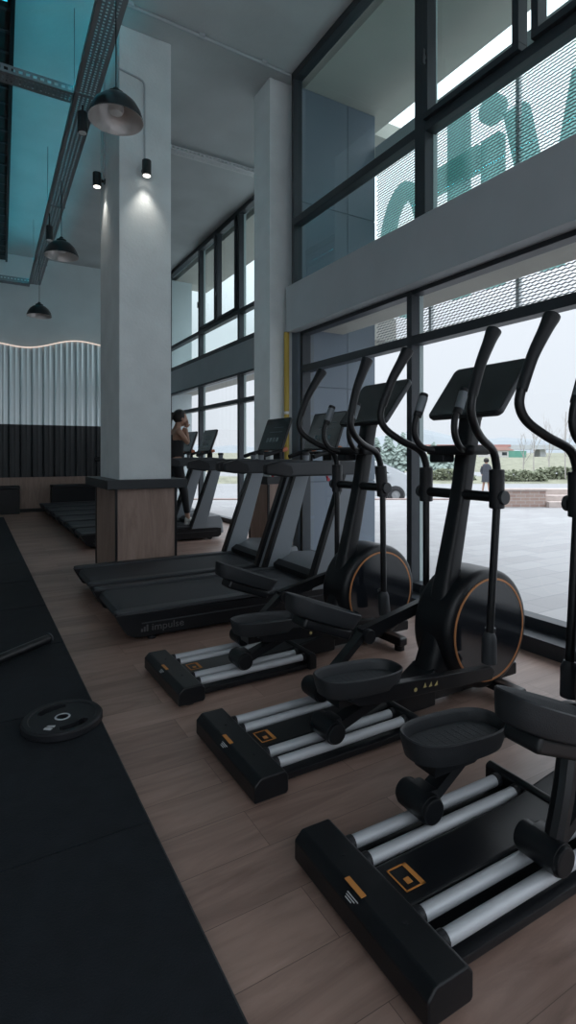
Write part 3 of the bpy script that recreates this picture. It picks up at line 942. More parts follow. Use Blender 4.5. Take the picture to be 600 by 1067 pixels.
# ------------------------------------------------------------------ treadmills
def treadmill(loc, label, group):
    R = thing('treadmill', label, 'treadmill', loc, 0, group)
    H = .405
    side = [(.0, .185), (.02, .145), (.075, .055), (.13, .03), (1.93, .03), (1.97, .06), (1.97, .16), (1.9, .17), (.0, .195)]
    bf = MB().prism(side, -H, -H + .06, 'Y', .008).prism(side, H - .06, H, 'Y', .008).b2((.10, -H + .05, .05), (1.94, H - .05, .155))
    bo = bf.build('base_frame', black, R)
    MB().b2((.17, -H - .002, .118), (1.90, -H + .004, .126)).b2((.17, H - .004, .118), (1.90, H + .002, .126)).build('side_highlight', dark_grey, bo)  # paler strip stands for the highlight along the side
    M = Matrix.Translation((.235, -H - .0015, .066)) @ Matrix.Rotation(PI / 2, 4, 'X') @ Matrix.Scale(1.12, 4, (1, 0, 0))
    lettering('brand_lettering', 'impulse', .066, mat('grey_lettering', (.075, .075, .08), .5), bo, M)
    lg = MB()
    for k in range(3):
        lg.b2((.165 + k * .018, -H - .003, .066), (.176 + k * .018, -H + .001, .085 + .012 * k), .001)
    lg.build('brand_mark', mat('grey_lettering', (.075, .075, .08), .5), bo)
    for s in (-1, 1):
        # foot rail with rounded rear tip
        pts = []
        for k in range(13):
            a = PI / 2 + PI * k / 12
            pts.append((.075 + .075 * math.cos(a), s * .365 + .042 * math.sin(a)))
        pts += [(1.62, s * .365 - .042), (1.62, s * .365 + .042)]
        MB().prism(pts, .190, .215, 'Z', .006).build('side_rail', dark_grey, R)
        lf = MB().cyl((.25, s * (H - .05), .0), (.25, s * (H - .05), .016), .030, n=18, bev=.004).build('levelling_foot', black_soft, R)
        MB().cyl((.25, s * (H - .05), .014), (.25, s * (H - .05), .06), .009, n=12).build('pin', chrome, lf)
        MB().cyl((1.80, s * (H - .08), .035), (1.80, s * (H - .02), .035), .035, n=20).build('transport_wheel', black_soft, R)
    MB().prism([(.05, .12), (.035, .15), (.05, .185), (.09, .196), (1.68, .196), (1.68, .12)], -.318, .318, 'Y', .004).build('running_belt', belt_m, R)
    # motor hood
    mh = MB().loft([[(1.60, -.40, .19), (1.60, .40, .19), (1.60, .40, .235), (1.60, -.40, .235)],
                    [(1.66, -.40, .17), (1.66, .40, .17), (1.66, .39, .275), (1.66, -.39, .275)],
                    [(1.80, -.40, .15), (1.80, .40, .15), (1.80, .38, .335), (1.80, -.38, .335)],
                    [(1.98, -.38, .08), (1.98, .38, .08), (1.98, .33, .330), (1.98, -.33, .330)],
                    [(2.03, -.34, .08), (2.03, .34, .08), (2.03, .30, .24), (2.03, -.30, .24)]])
    mho = mh.build('motor_hood', hood_m, R, 30)
    MB().loft([[(1.585, -.405, .205), (1.585, .405, .205), (1.585, .405, .250), (1.585, -.405, .250)], [(1.64, -.405, .2), (1.64, .405, .2), (1.64, .395, .285), (1.64, -.395, .285)]]).build('hood_lip', black, mho)
    # uprights
    for s in (-1, 1):
        up = MB().prism([(1.49, .17), (1.72, .17), (1.99, 1.10), (1.83, 1.10)], s * .385 - .028, s * .385 + .028, 'Y', .010)
        uo = up.build('upright', grey_paint, R)
        MB().prism([(1.470, .17), (1.51, .17), (1.85, 1.10), (1.81, 1.10)], s * .385 - .033, s * .385 + .033, 'Y', .008).build('edge_trim', black, uo)
        hr = MB().prism([(1.12, 1.10), (1.30, 1.075), (2.0, 1.075), (2.06, 1.11), (2.03, 1.185), (1.80, 1.20), (1.22, 1.19), (1.12, 1.165)], s * .385 - .035, s * .385 + .035, 'Y', .018, 3)
        ho = hr.build('handrail', dark_grey, R)
        MB().prism([(1.10, 1.095), (1.30, 1.068), (1.35, 1.10), (1.33, 1.165), (1.22, 1.198), (1.10, 1.17)], s * .385 - .038, s * .385 + .038, 'Y', .018, 3).build('rail_cap', black_soft, ho)
        MB().cyl((1.47, s * .385, 1.195), (1.47, s * .385, 1.24), .022, .026, n=20).build('speed_knob', grey_paint, ho)
        MB().cyl((1.47, s * .385, 1.238), (1.47, s * .385, 1.262), .029, n=20, bev=.005).build('knob_cap', black_soft, ho)
    MB().prism([(1.78, 1.09), (2.02, 1.09), (2.04, 1.14), (2.0, 1.19), (1.76, 1.175)], -.36, .36, 'Y', .012).build('console_deck', dark_grey, R)
    # front grip bar with bright key ends
    gb = MB().tube([(1.66, -.20, 1.225), (1.72, -.20, 1.245), (1.92, -.20, 1.295)], .020, n=12, sub=1)
    gb.tube([(1.66, .20, 1.225), (1.72, .20, 1.245), (1.92, .20, 1.295)], .020, n=12, sub=1).cyl((1.80, -.20, 1.262), (1.80, .20, 1.262), .013, n=12)
    go = gb.cyl((1.90, -.2, 1.29), (1.90, -.2, 1.15), .012, n=10).cyl((1.90, .2, 1.29), (1.90, .2, 1.15), .012, n=10).build('grip_bar', black_soft, R)
    for s in (-1, 1):
        MB().cyl((1.885, s * .20, 1.286), (1.945, s * .20, 1.301), .0225, n=16, bev=.006).build('orange_end', orange_grip, go)
    MB().cyl((1.66, -.425, 1.045), (1.66, -.413, 1.045), .014, n=16).cyl((1.66, -.415, 1.045), (1.66, -.40, 1.07), .010, n=10).build('stop_button', red_m, R)
    # screen
    n_up = Vector((.125, 0, .335)).normalized(); nrm = Vector((-.335, 0, .125)).normalized()
    B = Matrix((Vector((0, 1, 0)), n_up, nrm)).transposed().to_4x4()
    Ms = Matrix.Translation((1.905, 0, 1.455)) @ B
    hw, hh = .255, .178
    def rr(w, h, r, n=5):
        pts = []
        for cx_, cy_, a0_ in ((w - r, h - r, 0), (-w + r, h - r, PI / 2), (-w + r, -h + r, PI), (w - r, -h + r, 1.5 * PI)):
            for k in range(n + 1):
                a = a0_ + PI / 2 * k / n
                pts.append((cx_ + r * math.cos(a), cy_ + r * math.sin(a)))
        return pts
    co = MB().loft([[(x, y, 0) for x, y in rr(hw, hh, .02)], [(x, y, -.02) for x, y in rr(hw, hh, .02)], [(x * .8, y * .8, -.05) for x, y in rr(hw, hh, .02)]]).build('console', black, R)
    co.matrix_local = Ms
    MB().loft([[(x, y, .0003) for x, y in rr(hw - .008, hh - .008, .014)], [(x, y, .002) for x, y in rr(hw - .010, hh - .010, .012)]]).build('screen', screen_m, co)
    ic = MB()
    for k in range(4):
        ic.b2((-.13 + k * .07, -.085, .0018), (-.085 + k * .07, -.04, .0026))
    for k in range(2):
        ic.b2((-.16, .02 + k * .05, .0018), (.10 - k * .06, .026 + k * .05, .0026))
    ic.build('display_icons', icon_m, co)
    MB().b2((1.93, -.07, 1.13), (1.97, .07, 1.46), .01).build('console_post', black, R)
    return R

G1 = 'treadmills facing the windows'
TA = treadmill((.80, 4.00, 0), 'nearest treadmill, beside the farthest elliptical trainer, lettered on its side', G1)
def tm(x, y, label):
    c = copy_tree(TA); c.location = (x, y, 0); c['label'] = label
tm(.80, 4.93, 'second treadmill, directly in front of the big concrete column')
far_lab = ['treadmill just behind the big column with the person walking on it', 'empty treadmill right behind the one in use', 'third treadmill behind the big column',
           'fourth treadmill behind the big column', 'fifth treadmill behind the big column, second from the far bench', 'farthest treadmill, right in front of the long black bench']
for k in range(6):
    tm(1.20, 7.80 + .85 * k, far_lab[k])

# ------------------------------------------------------------------ weight plate and barbell on the mats
wp = thing('weight_plate', 'round black rubber weight plate lying flat on the mat', 'weight plate', (.352, 2.645, .0205), math.radians(50))
wp.scale = (.95, .95, .95)
NS = 72
def plate_mesh():
    mb = MB()
    bm = mb.bm
    R_ = .182
    # top and bottom with two long grip slots and a centre bore, built radially
    prof_o = [(R_ - .010, .0), (R_, .008), (R_, .030), (R_ - .008, .040), (R_ - .028, .040), (R_ - .034, .034)]
    return prof_o
pr = plate_mesh()
slots = [(math.radians(60), .116), (math.radians(240), .116)]
def in_slot(r, a):
    for c, rm in slots:
        d = (a - c + PI) % (2 * PI) - PI
        if abs(d) < .66 and abs(r - rm) < .023 * math.sqrt(max(0, 1 - (d / .62) ** 2)) ** .5:
            return True
    return False
mb = MB(); bm = mb.bm
radii = [.028, .05, .075, .092, .097, .102, .107, .112, .117, .122, .127, .132, .137, .148]
NA = 144
def zed(r): return .034
top = [[bm.verts.new((r * math.cos(2 * PI * k / NA), r * math.sin(2 * PI * k / NA), .034)) for k in range(NA)] for r in radii]
bot = [[bm.verts.new((r * math.cos(2 * PI * k / NA), r * math.sin(2 * PI * k / NA), .0)) for k in range(NA)] for r in radii]
nr = len(radii)
def solid(i, k):
    if i < 0 or i >= nr - 1: return i >= nr - 1
    return not in_slot((radii[i] + radii[i + 1]) / 2, 2 * PI * (k + .5) / NA)
for i in range(nr - 1):
    for k in range(NA):
        l = (k + 1) % NA
        if solid(i, k):
            bm.faces.new((top[i][k], top[i + 1][k], top[i + 1][l], top[i][l]))
            bm.faces.new((bot[i][l], bot[i + 1][l], bot[i + 1][k], bot[i][k]))
            if not solid(i - 1, k):
                bm.faces.new((top[i][l], bot[i][l], bot[i][k], top[i][k]))
            if not solid(i + 1, k):
                bm.faces.new((top[i + 1][k], bot[i + 1][k], bot[i + 1][l], top[i + 1][l]))
            if not solid(i, (k + 1) % NA):
                bm.faces.new((top[i][l], top[i + 1][l], bot[i + 1][l], bot[i][l]))
            if not solid(i, (k - 1) % NA):
                bm.faces.new((top[i + 1][k], top[i][k], bot[i][k], bot[i + 1][k]))
mb.lathe([(.028, .0), (.028, .034)], n=NA)
mb.lathe([(.148, .034), (.154, .040), (.174, .040), (.182, .032), (.182, .008), (.174, .0), (.148, .0)], n=NA)
bmesh.ops.remove_doubles(bm, verts=bm.verts, dist=1e-4)
mb.build('plate_body', black_soft, wp, 30)
MB().lathe([(.0275, .033), (.0275, .0362), (.034, .0362), (.036, .034), (.036, .033), (.0275, .033)], n=40).build('bore_ring', alu, wp)
wm = MB()
wm.prism([(-.128, -.020), (-.108, -.020), (-.104, .0), (-.110, .018), (-.128, .016)], .0335, .0348, 'Z')
wm.prism([(-.100, -.022), (-.082, -.018), (-.090, .014), (-.100, .018)], .0335, .0348, 'Z')
wm.build('plate_mark', white_ink, wp)

bb0, bb1 = Vector((.134 - .9 * .291, 3.525 - .9 * .237, 0)), Vector((.425, 3.762, 0))
bd = bb1 - bb0
bar = thing('barbell', 'end of a black barbell lying on the mat at the left edge', 'barbell', (bb1.x, bb1.y, .068), math.atan2(-bd.y, -bd.x))
MB().cyl((.012, 0, 0), (.42, 0, 0), .029, n=28).build('sleeve', black_metal, bar)
MB().cyl((0, 0, 0), (.014, 0, 0), .035, n=28, bev=.004).build('end_cap', dark_grey, bar)
MB().cyl((.42, 0, 0), (.455, 0, 0), .036, n=28, bev=.004).build('collar', black_metal, bar)
MB().cyl((.455, 0, 0), (1.9, 0, 0), .0145, n=16).build('shaft', alu, bar)
MB().cyl((.415, 0, 0), (.425, 0, 0), .046, n=28).build('rest_ring', black_soft, bar)

# ------------------------------------------------------------------ person on the treadmill
def skin_body(name, verts, edges, radii, m, parent=None, levels=2):
    me = bpy.data.meshes.new(name)
    me.from_pydata([tuple(v) for v in verts], edges, [])
    o = bpy.data.objects.new(name, me)
    COL.objects.link(o)
    md = o.modifiers.new('skin', 'SKIN')
    md.use_smooth_shade = True
    for i, r in enumerate(radii):
        sv = me.skin_vertices[0].data[i]
        sv.radius = (r, r) if not isinstance(r, tuple) else r
        sv.use_root = (i == 0)
    sb = o.modifiers.new('sub', 'SUBSURF'); sb.levels = levels; sb.render_levels = levels
    bpy.context.view_layer.update()
    dg = bpy.context.evaluated_depsgraph_get()
    nm = bpy.data.meshes.new_from_object(o.evaluated_get(dg))
    o.modifiers.clear()
    o.data = nm
    bpy.data.meshes.remove(me)
    nm.materials.clear(); nm.materials.append(m)
    nm.polygons.foreach_set('use_smooth', [True] * len(nm.polygons))
    if parent: o.parent = parent
    return o
skin_m = mat('skin', (.42, .24, .17), .5, var=.06, scale=10)
cloth_m = mat('black_sportswear', (.012, .013, .016), .75, bump=.1, bscale=120)
hair_m = mat('dark_hair', (.014, .010, .009), .5, bump=.4, bscale=90)
shoe_m = mat('white_shoe', (.68, .66, .63), .6)
PX, PY, PZ = 2.60, 7.80, .197
pr_ = thing('person', 'person in black sportswear and white shoes walking on treadmill, hand raised to the face', 'person', (PX, PY, PZ))
V = [(0, 0, .93), (.0, 0, 1.05), (.01, 0, 1.20), (.01, 0, 1.32), (.03, 0, 1.42), (.05, 0, 1.49), (.075, 0, 1.56), (.08, 0, 1.61),     # 0-7 pelvis..head
     (.0, -.09, .88), (.10, -.10, .50), (.16, -.10, .10), (.19, -.10, .055),                     # 8-11 right leg (front)
     (-.03, .09, .88), (-.06, .10, .50), (-.30, .10, .16), (-.29, .10, .08),                     # 12-15 left leg (back)
     (.0, -.165, 1.395), (.13, -.20, 1.20), (.135, -.10, 1.40), (.14, -.085, 1.44),                # 16-19 arm raised (near)
     (.0, .165, 1.395), (.14, .19, 1.18), (.17, .10, 1.42), (.17, .085, 1.46)]                   # 20-23 other arm
E_ = [(0, 1), (1, 2), (2, 3), (3, 4), (4, 5), (5, 6), (6, 7), (0, 8), (8, 9), (9, 10), (10, 11), (0, 12), (12, 13), (13, 14), (14, 15), (3, 16), (16, 17), (17, 18), (18, 19), (3, 20), (20, 21), (21, 22), (22, 23)]
RD = [(.12, .10), (.095, .085), (.105, .09), (.10, .085), .050, .050, .072, .070, .085, .056, .036, .040, .085, .056, .036, .040, .050, .038, .027, .026, .050, .038, .027, .026]
body = skin_body('body', V, E_, RD, skin_m, pr_)
# face
fc = MB()
bmesh.ops.create_uvsphere(fc.bm, u_segments=20, v_segments=14, radius=1.0)
bmesh.ops.scale(fc.bm, vec=(.088, .072, .112), verts=fc.bm.verts)
bmesh.ops.translate(fc.bm, vec=(.095, 0, 1.575), verts=fc.bm.verts)
fc.prism([(.178, 1.555), (.203, 1.548), (.182, 1.592)], -.012, .012, 'Y', .004)
hd = fc.build('head', skin_m, pr_, 60)
ey = MB()
for s in (-1, 1):
    ey.lathe([(0, .006), (.008, .003), (.011, 0)], (.170, s * .030, 1.588), 'X', 10)
ey.box((.176, 0, 1.520), (.010, .045, .008), .003)
ey.build('eyes_and_mouth', mat('dark_eye', (.05, .03, .03), .4), hd)
er = MB()
for s in (-1, 1):
    er.lathe([(0, .012), (.018, .008), (.024, 0), (.018, -.008), (0, -.01)], (.085, s * .076, 1.575), 'Y', 12)
er.build('ears', skin_m, hd)
hr_ = MB()
bmesh.ops.create_uvsphere(hr_.bm, u_segments=24, v_segments=16, radius=1.0)
bmesh.ops.scale(hr_.bm, vec=(.105, .088, .112), verts=hr_.bm.verts)
bmesh.ops.translate(hr_.bm, vec=(.066, 0, 1.612), verts=hr_.bm.verts)
kill = [v for v in hr_.bm.verts if v.co.x > .125 and v.co.z < 1.635]
bmesh.ops.delete(hr_.bm, geom=kill, context='VERTS')
hr_.tube([(-.01, 0, 1.64), (-.055, 0, 1.63), (-.075, 0, 1.56), (-.065, 0, 1.46)], [.03, .042, .036, .012], n=12)
hr_.build('hair', hair_m, pr_, 60)
# hands
for s, w in ((-1, Vector((.14, -.085, 1.44))), (1, Vector((.17, .085, 1.46)))):
    HV = [w, w + Vector((.012, -s * .012, .035)), w + Vector((.018, -s * .020, .06))]
    HE = [(0, 1), (1, 2)]
    HR = [.022, (.034, .016), (.034, .015)]
    for k in range(4):
        o0 = w + Vector((.005 + k * .016 - .012, -s * .022, .068))
        l = (.030, .035, .033, .026)[k]
        i0 = len(HV)
        HV += [o0, o0 + Vector((-.004, -s * .012, l)), o0 + Vector((-.014, -s * .016, l * 1.8))]
        HE += [(2, i0), (i0, i0 + 1), (i0 + 1, i0 + 2)]
        HR += [.0095, .0085, .007]
    i0 = len(HV)
    t0 = w + Vector((.045, -s * .005, .035))
    HV += [t0, t0 + Vector((.018, -s * .008, .025))]
    HE += [(1, i0), (i0, i0 + 1)]; HR += [.011, .008]
    skin_body('hand', HV, HE, HR, skin_m, pr_, 1)
tp = skin_body('tank_top', [(0, 0, .95), (0, 0, 1.05), (.005, 0, 1.15), (.012, 0, 1.26), (.012, 0, 1.36)], [(0, 1), (1, 2), (2, 3), (3, 4)], [(.140, .130), (.126, .116), (.130, .118), (.138, .120), (.128, .110)], cloth_m, pr_)
lgV = [(0, 0, .96), (0, 0, 1.04), (.0, -.09, .87), (.10, -.10, .50), (.155, -.10, .15), (-.03, .09, .87), (-.06, .10, .50), (-.29, .10, .20)]
skin_body('leggings', lgV, [(0, 1), (0, 2), (2, 3), (3, 4), (0, 5), (5, 6), (6, 7)], [(.128, .108), (.112, .100), .097, .066, .046, .097, .066, .046], cloth_m, pr_)
def shoe(x, y, z, a):
    M = Matrix.Translation((x, y, z)) @ Matrix.Rotation(a, 4, 'Y')
    mb = MB()
    rings = []
    for (px, hw_, h0, h1) in ((-.085, .020, .0, .06), (-.075, .034, .0, .095), (-.03, .036, .0, .105), (.03, .040, .0, .085), (.09, .045, .0, .060), (.14, .042, .002, .048), (.175, .026, .006, .034)):
        rings.append([(px, hw_ * c, h0 + (h1 - h0) * (0.5 + .5 * s_)) for c, s_ in [(math.cos(2 * PI * k / 14), math.sin(2 * PI * k / 14)) for k in range(14)]])
    mb.loft(rings)
    o = mb.build('shoe', shoe_m, pr_, 60); o.matrix_local = M
    sl = MB().prism([(-.088, -.018), (.16, -.018), (.182, .004), (.10, .008), (-.088, .012)], -.040, .040, 'Y', .008).build('sole', mat('shoe_sole', (.75, .74, .72), .6), o)
shoe(.20, -.10, .020, 0)
shoe(-.27, .10, .085, math.radians(40))

# ------------------------------------------------------------------ outdoors
GZ = -.15
def brickmat(name, c1, c2, mortar, bw, rh, ms=.01, scale=1.0, vertical=False):
    m = bpy.data.materials.new(name); m.use_nodes = True
    nt = m.node_tree; b = nt.nodes['Principled BSDF']
    co = nt.nodes.new('ShaderNodeTexCoord'); mp = nt.nodes.new('ShaderNodeMapping')
    if vertical: mp.inputs['Rotation'].default_value = (PI / 2, 0, 0)
    br = nt.nodes.new('ShaderNodeTexBrick')
    br.inputs['Brick Width'].default_value = bw; br.inputs['Row Height'].default_value = rh
    br.inputs['Mortar Size'].default_value = ms; br.inputs['Scale'].default_value = scale
    br.inputs['Color1'].default_value = (*c1, 1); br.inputs['Color2'].default_value = (*c2, 1); br.inputs['Mortar'].default_value = (*mortar, 1)
    nt.links.new(co.outputs['Object'], mp.inputs[0]); nt.links.new(mp.outputs[0], br.inputs['Vector'])
    nt.links.new(br.outputs['Color'], b.inputs['Base Color'])
    b.inputs['Roughness'].default_value = .7
    return m
pav = brickmat('plaza_slabs', (.33, .325, .33), (.28, .275, .28), (.22, .22, .23), .6, .3, .006)
def gpoly(name, pts, z0, z1, m, kind='structure'):
    mb = MB().prism([(p.x, p.y) for p in pts], z0, z1, 'Z')
    o = mb.build(name, m, smooth=0); o['kind'] = kind
    return o
# plaza: from the facade out to the street edge
gpoly('outdoor_paving', [Vector((3.2, -6, 0)), Vector((40, -6, 0)), at(760, 16.6, 0), at(60, 16.6, 0), Vector((4.2, 13.3, 0)), Vector((4.2, 5.3, 0)), Vector((3.2, 5.2, 0))], GZ - .1, GZ, pav)
gpoly('outdoor_ground', [Vector((-60, -60, 0)), Vector((60, -60, 0)), Vector((60, -6, 0)), Vector((3.0, -6, 0)), Vector((3.0, -3.7, 0)), Vector((-7.1, -3.7, 0)), Vector((-7.1, 40, 0)), Vector((-60, 40, 0))], GZ - .12, GZ - .02, pav)
asphalt = mat('street_asphalt', (.28, .28, .29), .8, var=.06, scale=.4)
grass_m = mat('winter_grass', (.225, .225, .165), .9, var=.3, scale=1.5, bump=.4, bscale=12)
gpoly('outdoor_street', [at(-200, 16.61, 0), at(1000, 16.61, 0), at(1100, 34, 0), at(-300, 34, 0)], -.75, -.63, asphalt)
curb_m = mat('red_brown_kerb', (.30, .22, .20), .8, var=.15, scale=4)
gpoly('trim_6', [at(60, 16.45, 0), at(760, 16.45, 0), at(760, 16.68, 0), at(60, 16.68, 0)], -.7, GZ + .03, curb_m)
# rising verge, road and bank beyond the street
def strip(name, u0, u1, rows, m, kind='structure'):
    mb = MB(); prev = None
    for d, z in rows:
        r = []
        for k in range(25):
            u = u0 + (u1 - u0) * k / 24
            p = at(u, d, z)
            r.append(mb.bm.verts.new(p))
        if prev:
            for k in range(24):
                mb.bm.faces.new((prev[k], prev[k + 1], r[k + 1], r[k]))
        prev = r
    o = mb.build(name, m, smooth=60); o['kind'] = kind
    return o
strip('outdoor_verge', -300, 1200, [(34, -.66), (36, -.45), (40, -.40)], grass_m)
strip('outdoor_road', -300, 1200, [(40, -.40), (52, -.52)], asphalt)
strip('outdoor_bank', -300, 1200, [(52, -.50), (56, -.1), (64, .55), (72, .75), (140, .9), (420, 2.0)], grass_m)
hill_m = mat('hazy_hills', (.27, .295, .315), .95, var=.05, scale=.02)  # distance haze is mixed into this pale colour
hb_ = MB(); pv = None
for k in range(61):
    u = -400 + k * 28
    h = 13 + 5 * math.sin(k * .7) + 3 * math.sin(k * 1.9 + 1) + 5 * math.sin(k * .23)
    a = at(u, 430, -3); b_ = at(u, 455, h * .8); c_ = at(u, 520, h * 1.1)
    q = [hb_.bm.verts.new(a), hb_.bm.verts.new(b_), hb_.bm.verts.new(c_)]
    if pv:
        hb_.bm.faces.new((pv[0], q[0], q[1], pv[1])); hb_.bm.faces.new((pv[1], q[1], q[2], pv[2]))
    pv = q
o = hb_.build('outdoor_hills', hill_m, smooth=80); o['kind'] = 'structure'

# local frame facing the camera for things outside
def facing(u, d, z):
    return at(u, d, z), -TH
# low brick planter wall with steps
p, rz = facing(552, 14.2, GZ)
bw_ = thing('brick_planter', 'low red brown brick planter wall with steps at its right end on the plaza', 'planter wall', p, rz)
bk = brickmat('red_brown_brick', (.30, .20, .17), (.36, .26, .22), (.42, .38, .36), .24, .085, .008, vertical=True)
MB().b2((-.75, 0, 0), (.42, .35, .43), .005).build('wall_block', bk, bw_)
MB().b2((-.78, -.03, .43), (.45, .38, .475), .008).build('coping', mat('stone_coping', (.40, .33, .30), .8, var=.1), bw_)
for k in range(3):
    MB().b2((.43, -.05 + k * .30 - .1, 0), (3.2, .9, .15 + k * .145), .008).build('step', mat('stone_step', (.47, .40, .37), .8, var=.1), bw_)
# hedges
leaf_a = mat('hedge_leaf', (.19, .21, .14), .8, var=.3, scale=3)
def bush(u, d, z, w, h, label, m, name='hedge_bush', n=480):
    r = thing(name, label, 'bush', at(u, d, z), -TH, 'bushes along the street verge')
    mb = MB(); rnd = random.Random(int(u * 7 + d))
    for k in range(n):
        a = rnd.random() * 2 * PI; e = rnd.random() ** .5
        x = (rnd.random() - .5) * w; zz = rnd.random() * h * (1 - (2 * x / w) ** 4 * .6); y = (rnd.random() - .5) * .8
        s = .08 + .10 * rnd.random()
        q = Matrix.Translation((x, y, zz)) @ Matrix.Rotation(rnd.random() * 6, 4, Vector((rnd.random() - .5, rnd.random() - .5, rnd.random() - .5)).normalized())
        t = bmesh.new(); bmesh.ops.create_icosphere(t, subdivisions=1, radius=s); bmesh.ops.scale(t, vec=(1, .7, .25), verts=t.verts)
        mb._merge(t, q)
    mb.build('foliage', m, r, 0)
    MB().tube([(0, 0, -.02), (.03, 0, h * .5)], [.04, .02], n=6, sub=1).build('stem', mat('bark', (.14, .11, .09), .9), r)
bush(540, 35.5, -.46, 3.4, .62, 'low green bush row at the street verge left of the bare trees', leaf_a)
bush(580, 36.5, -.45, 3.2, .80, 'taller rounded bush at the street verge near the right edge', leaf_a)
bush(470, 36.0, -.46, 3.2, .7, 'low green bush behind the middle elliptical trainer mast', leaf_a)

# trees: conifers behind the car, bare trees on the right
pine_m = mat('hazy_pine', (.26, .32, .29), .9, var=.25, scale=2)  # foliage colour paled to carry the haze
bark_m = mat('pale_bark', (.42, .39, .37), .9)
def conifer(u, d, z, h, w, label):
    r = thing('conifer_tree', label, 'tree', at(u, d, z), 0, 'hazy conifers behind the white car')
    rnd = random.Random(int(u * 13))
    mb = MB()
    for k in range(190):
        t_ = rnd.random() ** .8
        zz = h * (.10 + .88 * t_); rad = w * (1 - t_) * (.45 + .6 * rnd.random()) + .05
        a = rnd.random() * 2 * PI
        c = Vector((rad * math.cos(a), rad * math.sin(a), zz))
        tt = bmesh.new(); bmesh.ops.create_icosphere(tt, subdivisions=1, radius=.16 + .18 * (1 - t_)); bmesh.ops.scale(tt, vec=(1.5, .8, .35), verts=tt.verts)
        mb._merge(tt, Matrix.Translation(c) @ Matrix.Rotation(a, 4, 'Z') @ Matrix.Rotation(.5, 4, 'Y'))
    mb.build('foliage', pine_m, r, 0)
    MB().cyl((0, 0, 0), (0, 0, h * .95), .12, .02, n=8).build('trunk', bark_m, r)
lab = ['hazy conifer just right of the grey panel wall, above the white car', 'hazy tall conifer above the windscreen of the white car', 'hazy conifer above the bonnet of the white car',
       'hazy conifer right of the window mullion', 'hazy small conifer left of the middle elliptical mast']
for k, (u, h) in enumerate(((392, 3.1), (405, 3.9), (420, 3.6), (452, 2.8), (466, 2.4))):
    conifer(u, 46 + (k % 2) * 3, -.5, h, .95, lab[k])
def bare(u, d, z, h, label, sd):
    r = thing('bare_tree', label, 'tree', at(u, d, z), 0, 'bare winter trees on the bank')
    rnd = random.Random(sd)
    mb = MB()
    def br(p, dr, L, rad, lev):
        e = p + dr * L
        m1 = (p + e) / 2 + Vector((rnd.random() - .5, rnd.random() - .5, 0)) * L * .08
        mb.tube([p, m1, e], [rad, rad * .8, rad * .55], n=5, sub=1)
        if lev == 0: return
        for k in range(5 if lev > 1 else 4):
            t_ = .3 + .7 * rnd.random()
            nd = (dr + Vector((rnd.random() - .5, rnd.random() - .5, rnd.random() * .5)) * 1.2).normalized()
            br(p + (e - p) * t_, nd, L * (.35 + .25 * rnd.random()), rad * .42, lev - 1)
    br(Vector((0, 0, 0)), Vector((.02, 0, 1)), h * .8, .045, 3)
    mb.build('branches', bark_m, r, 60)
bare(589, 36, -.4, 5.6, 'tall bare tree near the right edge, reaching up into the sky', 3)
bare(556, 38, -.4, 3.0, 'small bare tree in front of the overpass', 5)
bare(545, 39, -.4, 2.6, 'smallest bare sapling left of the overpass pier', 9)
bare(572, 40, -.4, 3.4, 'slender bare tree between the overpass pier and tallest tree', 11)

# overpass, buildings behind
ov = thing('overpass', 'distant grey overpass on piers crossing behind the bare trees', 'bridge', at(540, 90, .8), -TH)
cgrey = mat('distant_concrete', (.52, .54, .56), .85)
pl = 90 / FPX
MB().b2((-60 * pl * 2, 0, 1.20), (95 * pl, 4, 1.75), .03).build('deck', cgrey, ov)
for u in (526, 568, 470):
    x = (u - 540) * pl
    MB().b2((x - .5, .8, -.6), (x + .5, 3, 1.25), .04).build('pier', cgrey, ov)
MB().b2((-6, .0, 1.75), (12, .06, 1.95)).build('railing', cgrey, ov)
MB().b2((-60 * pl * 2, -.1, 1.62), (-8 * pl, -.02, 2.0)).build('red_fascia', mat('distant_red', (.45, .22, .20), .8), ov)
hs = thing('roadside_building', 'small distant white building with red roof below the overpass', 'building', at(521, 80, .75), -TH)
MB().b2((-2.2, 0, 0), (1.9, 3, 1.0), .02).build('wall', mat('distant_white', (.62, .60, .60), .8), hs)
MB().prism([(-2.4, 1.0), (2.1, 1.0), (.9, 1.55), (-1.2, 1.55)], -.2, 3.2, 'Y', .02).build('roof', mat('distant_roof', (.50, .30, .27), .8), hs)
MB().b2((-1.4, -.03, .3), (-.6, .02, .75)).b2((.3, -.03, .3), (1.0, .02, .75)).build('windows', frame_m, hs)
gc = thing('green_container', 'distant green container on the grass bank', 'container', at(542, 76, .74), -TH)
MB().b2((-.85, 0, 0), (.85, 2, .9), .02).build('body', mat('distant_green', (.12, .33, .26), .7), gc)
MB().b2((-.87, -.02, .88), (.87, 2.02, .95), .01).build('lid', mat('distant_green_lid', (.16, .38, .30), .7), gc)
# white car parked on the street
p = at(396, 21.5, -.63)
car = thing('car', 'white compact van parked outside on the street, seen from the side', 'car', p, -TH)
white_p = mat('white_car_paint', (.50, .52, .54), .25, coat=.5)
glass_c = mat('car_window', (.06, .075, .085), .15)
tyre_m = mat('tyre', (.025, .025, .028), .8)
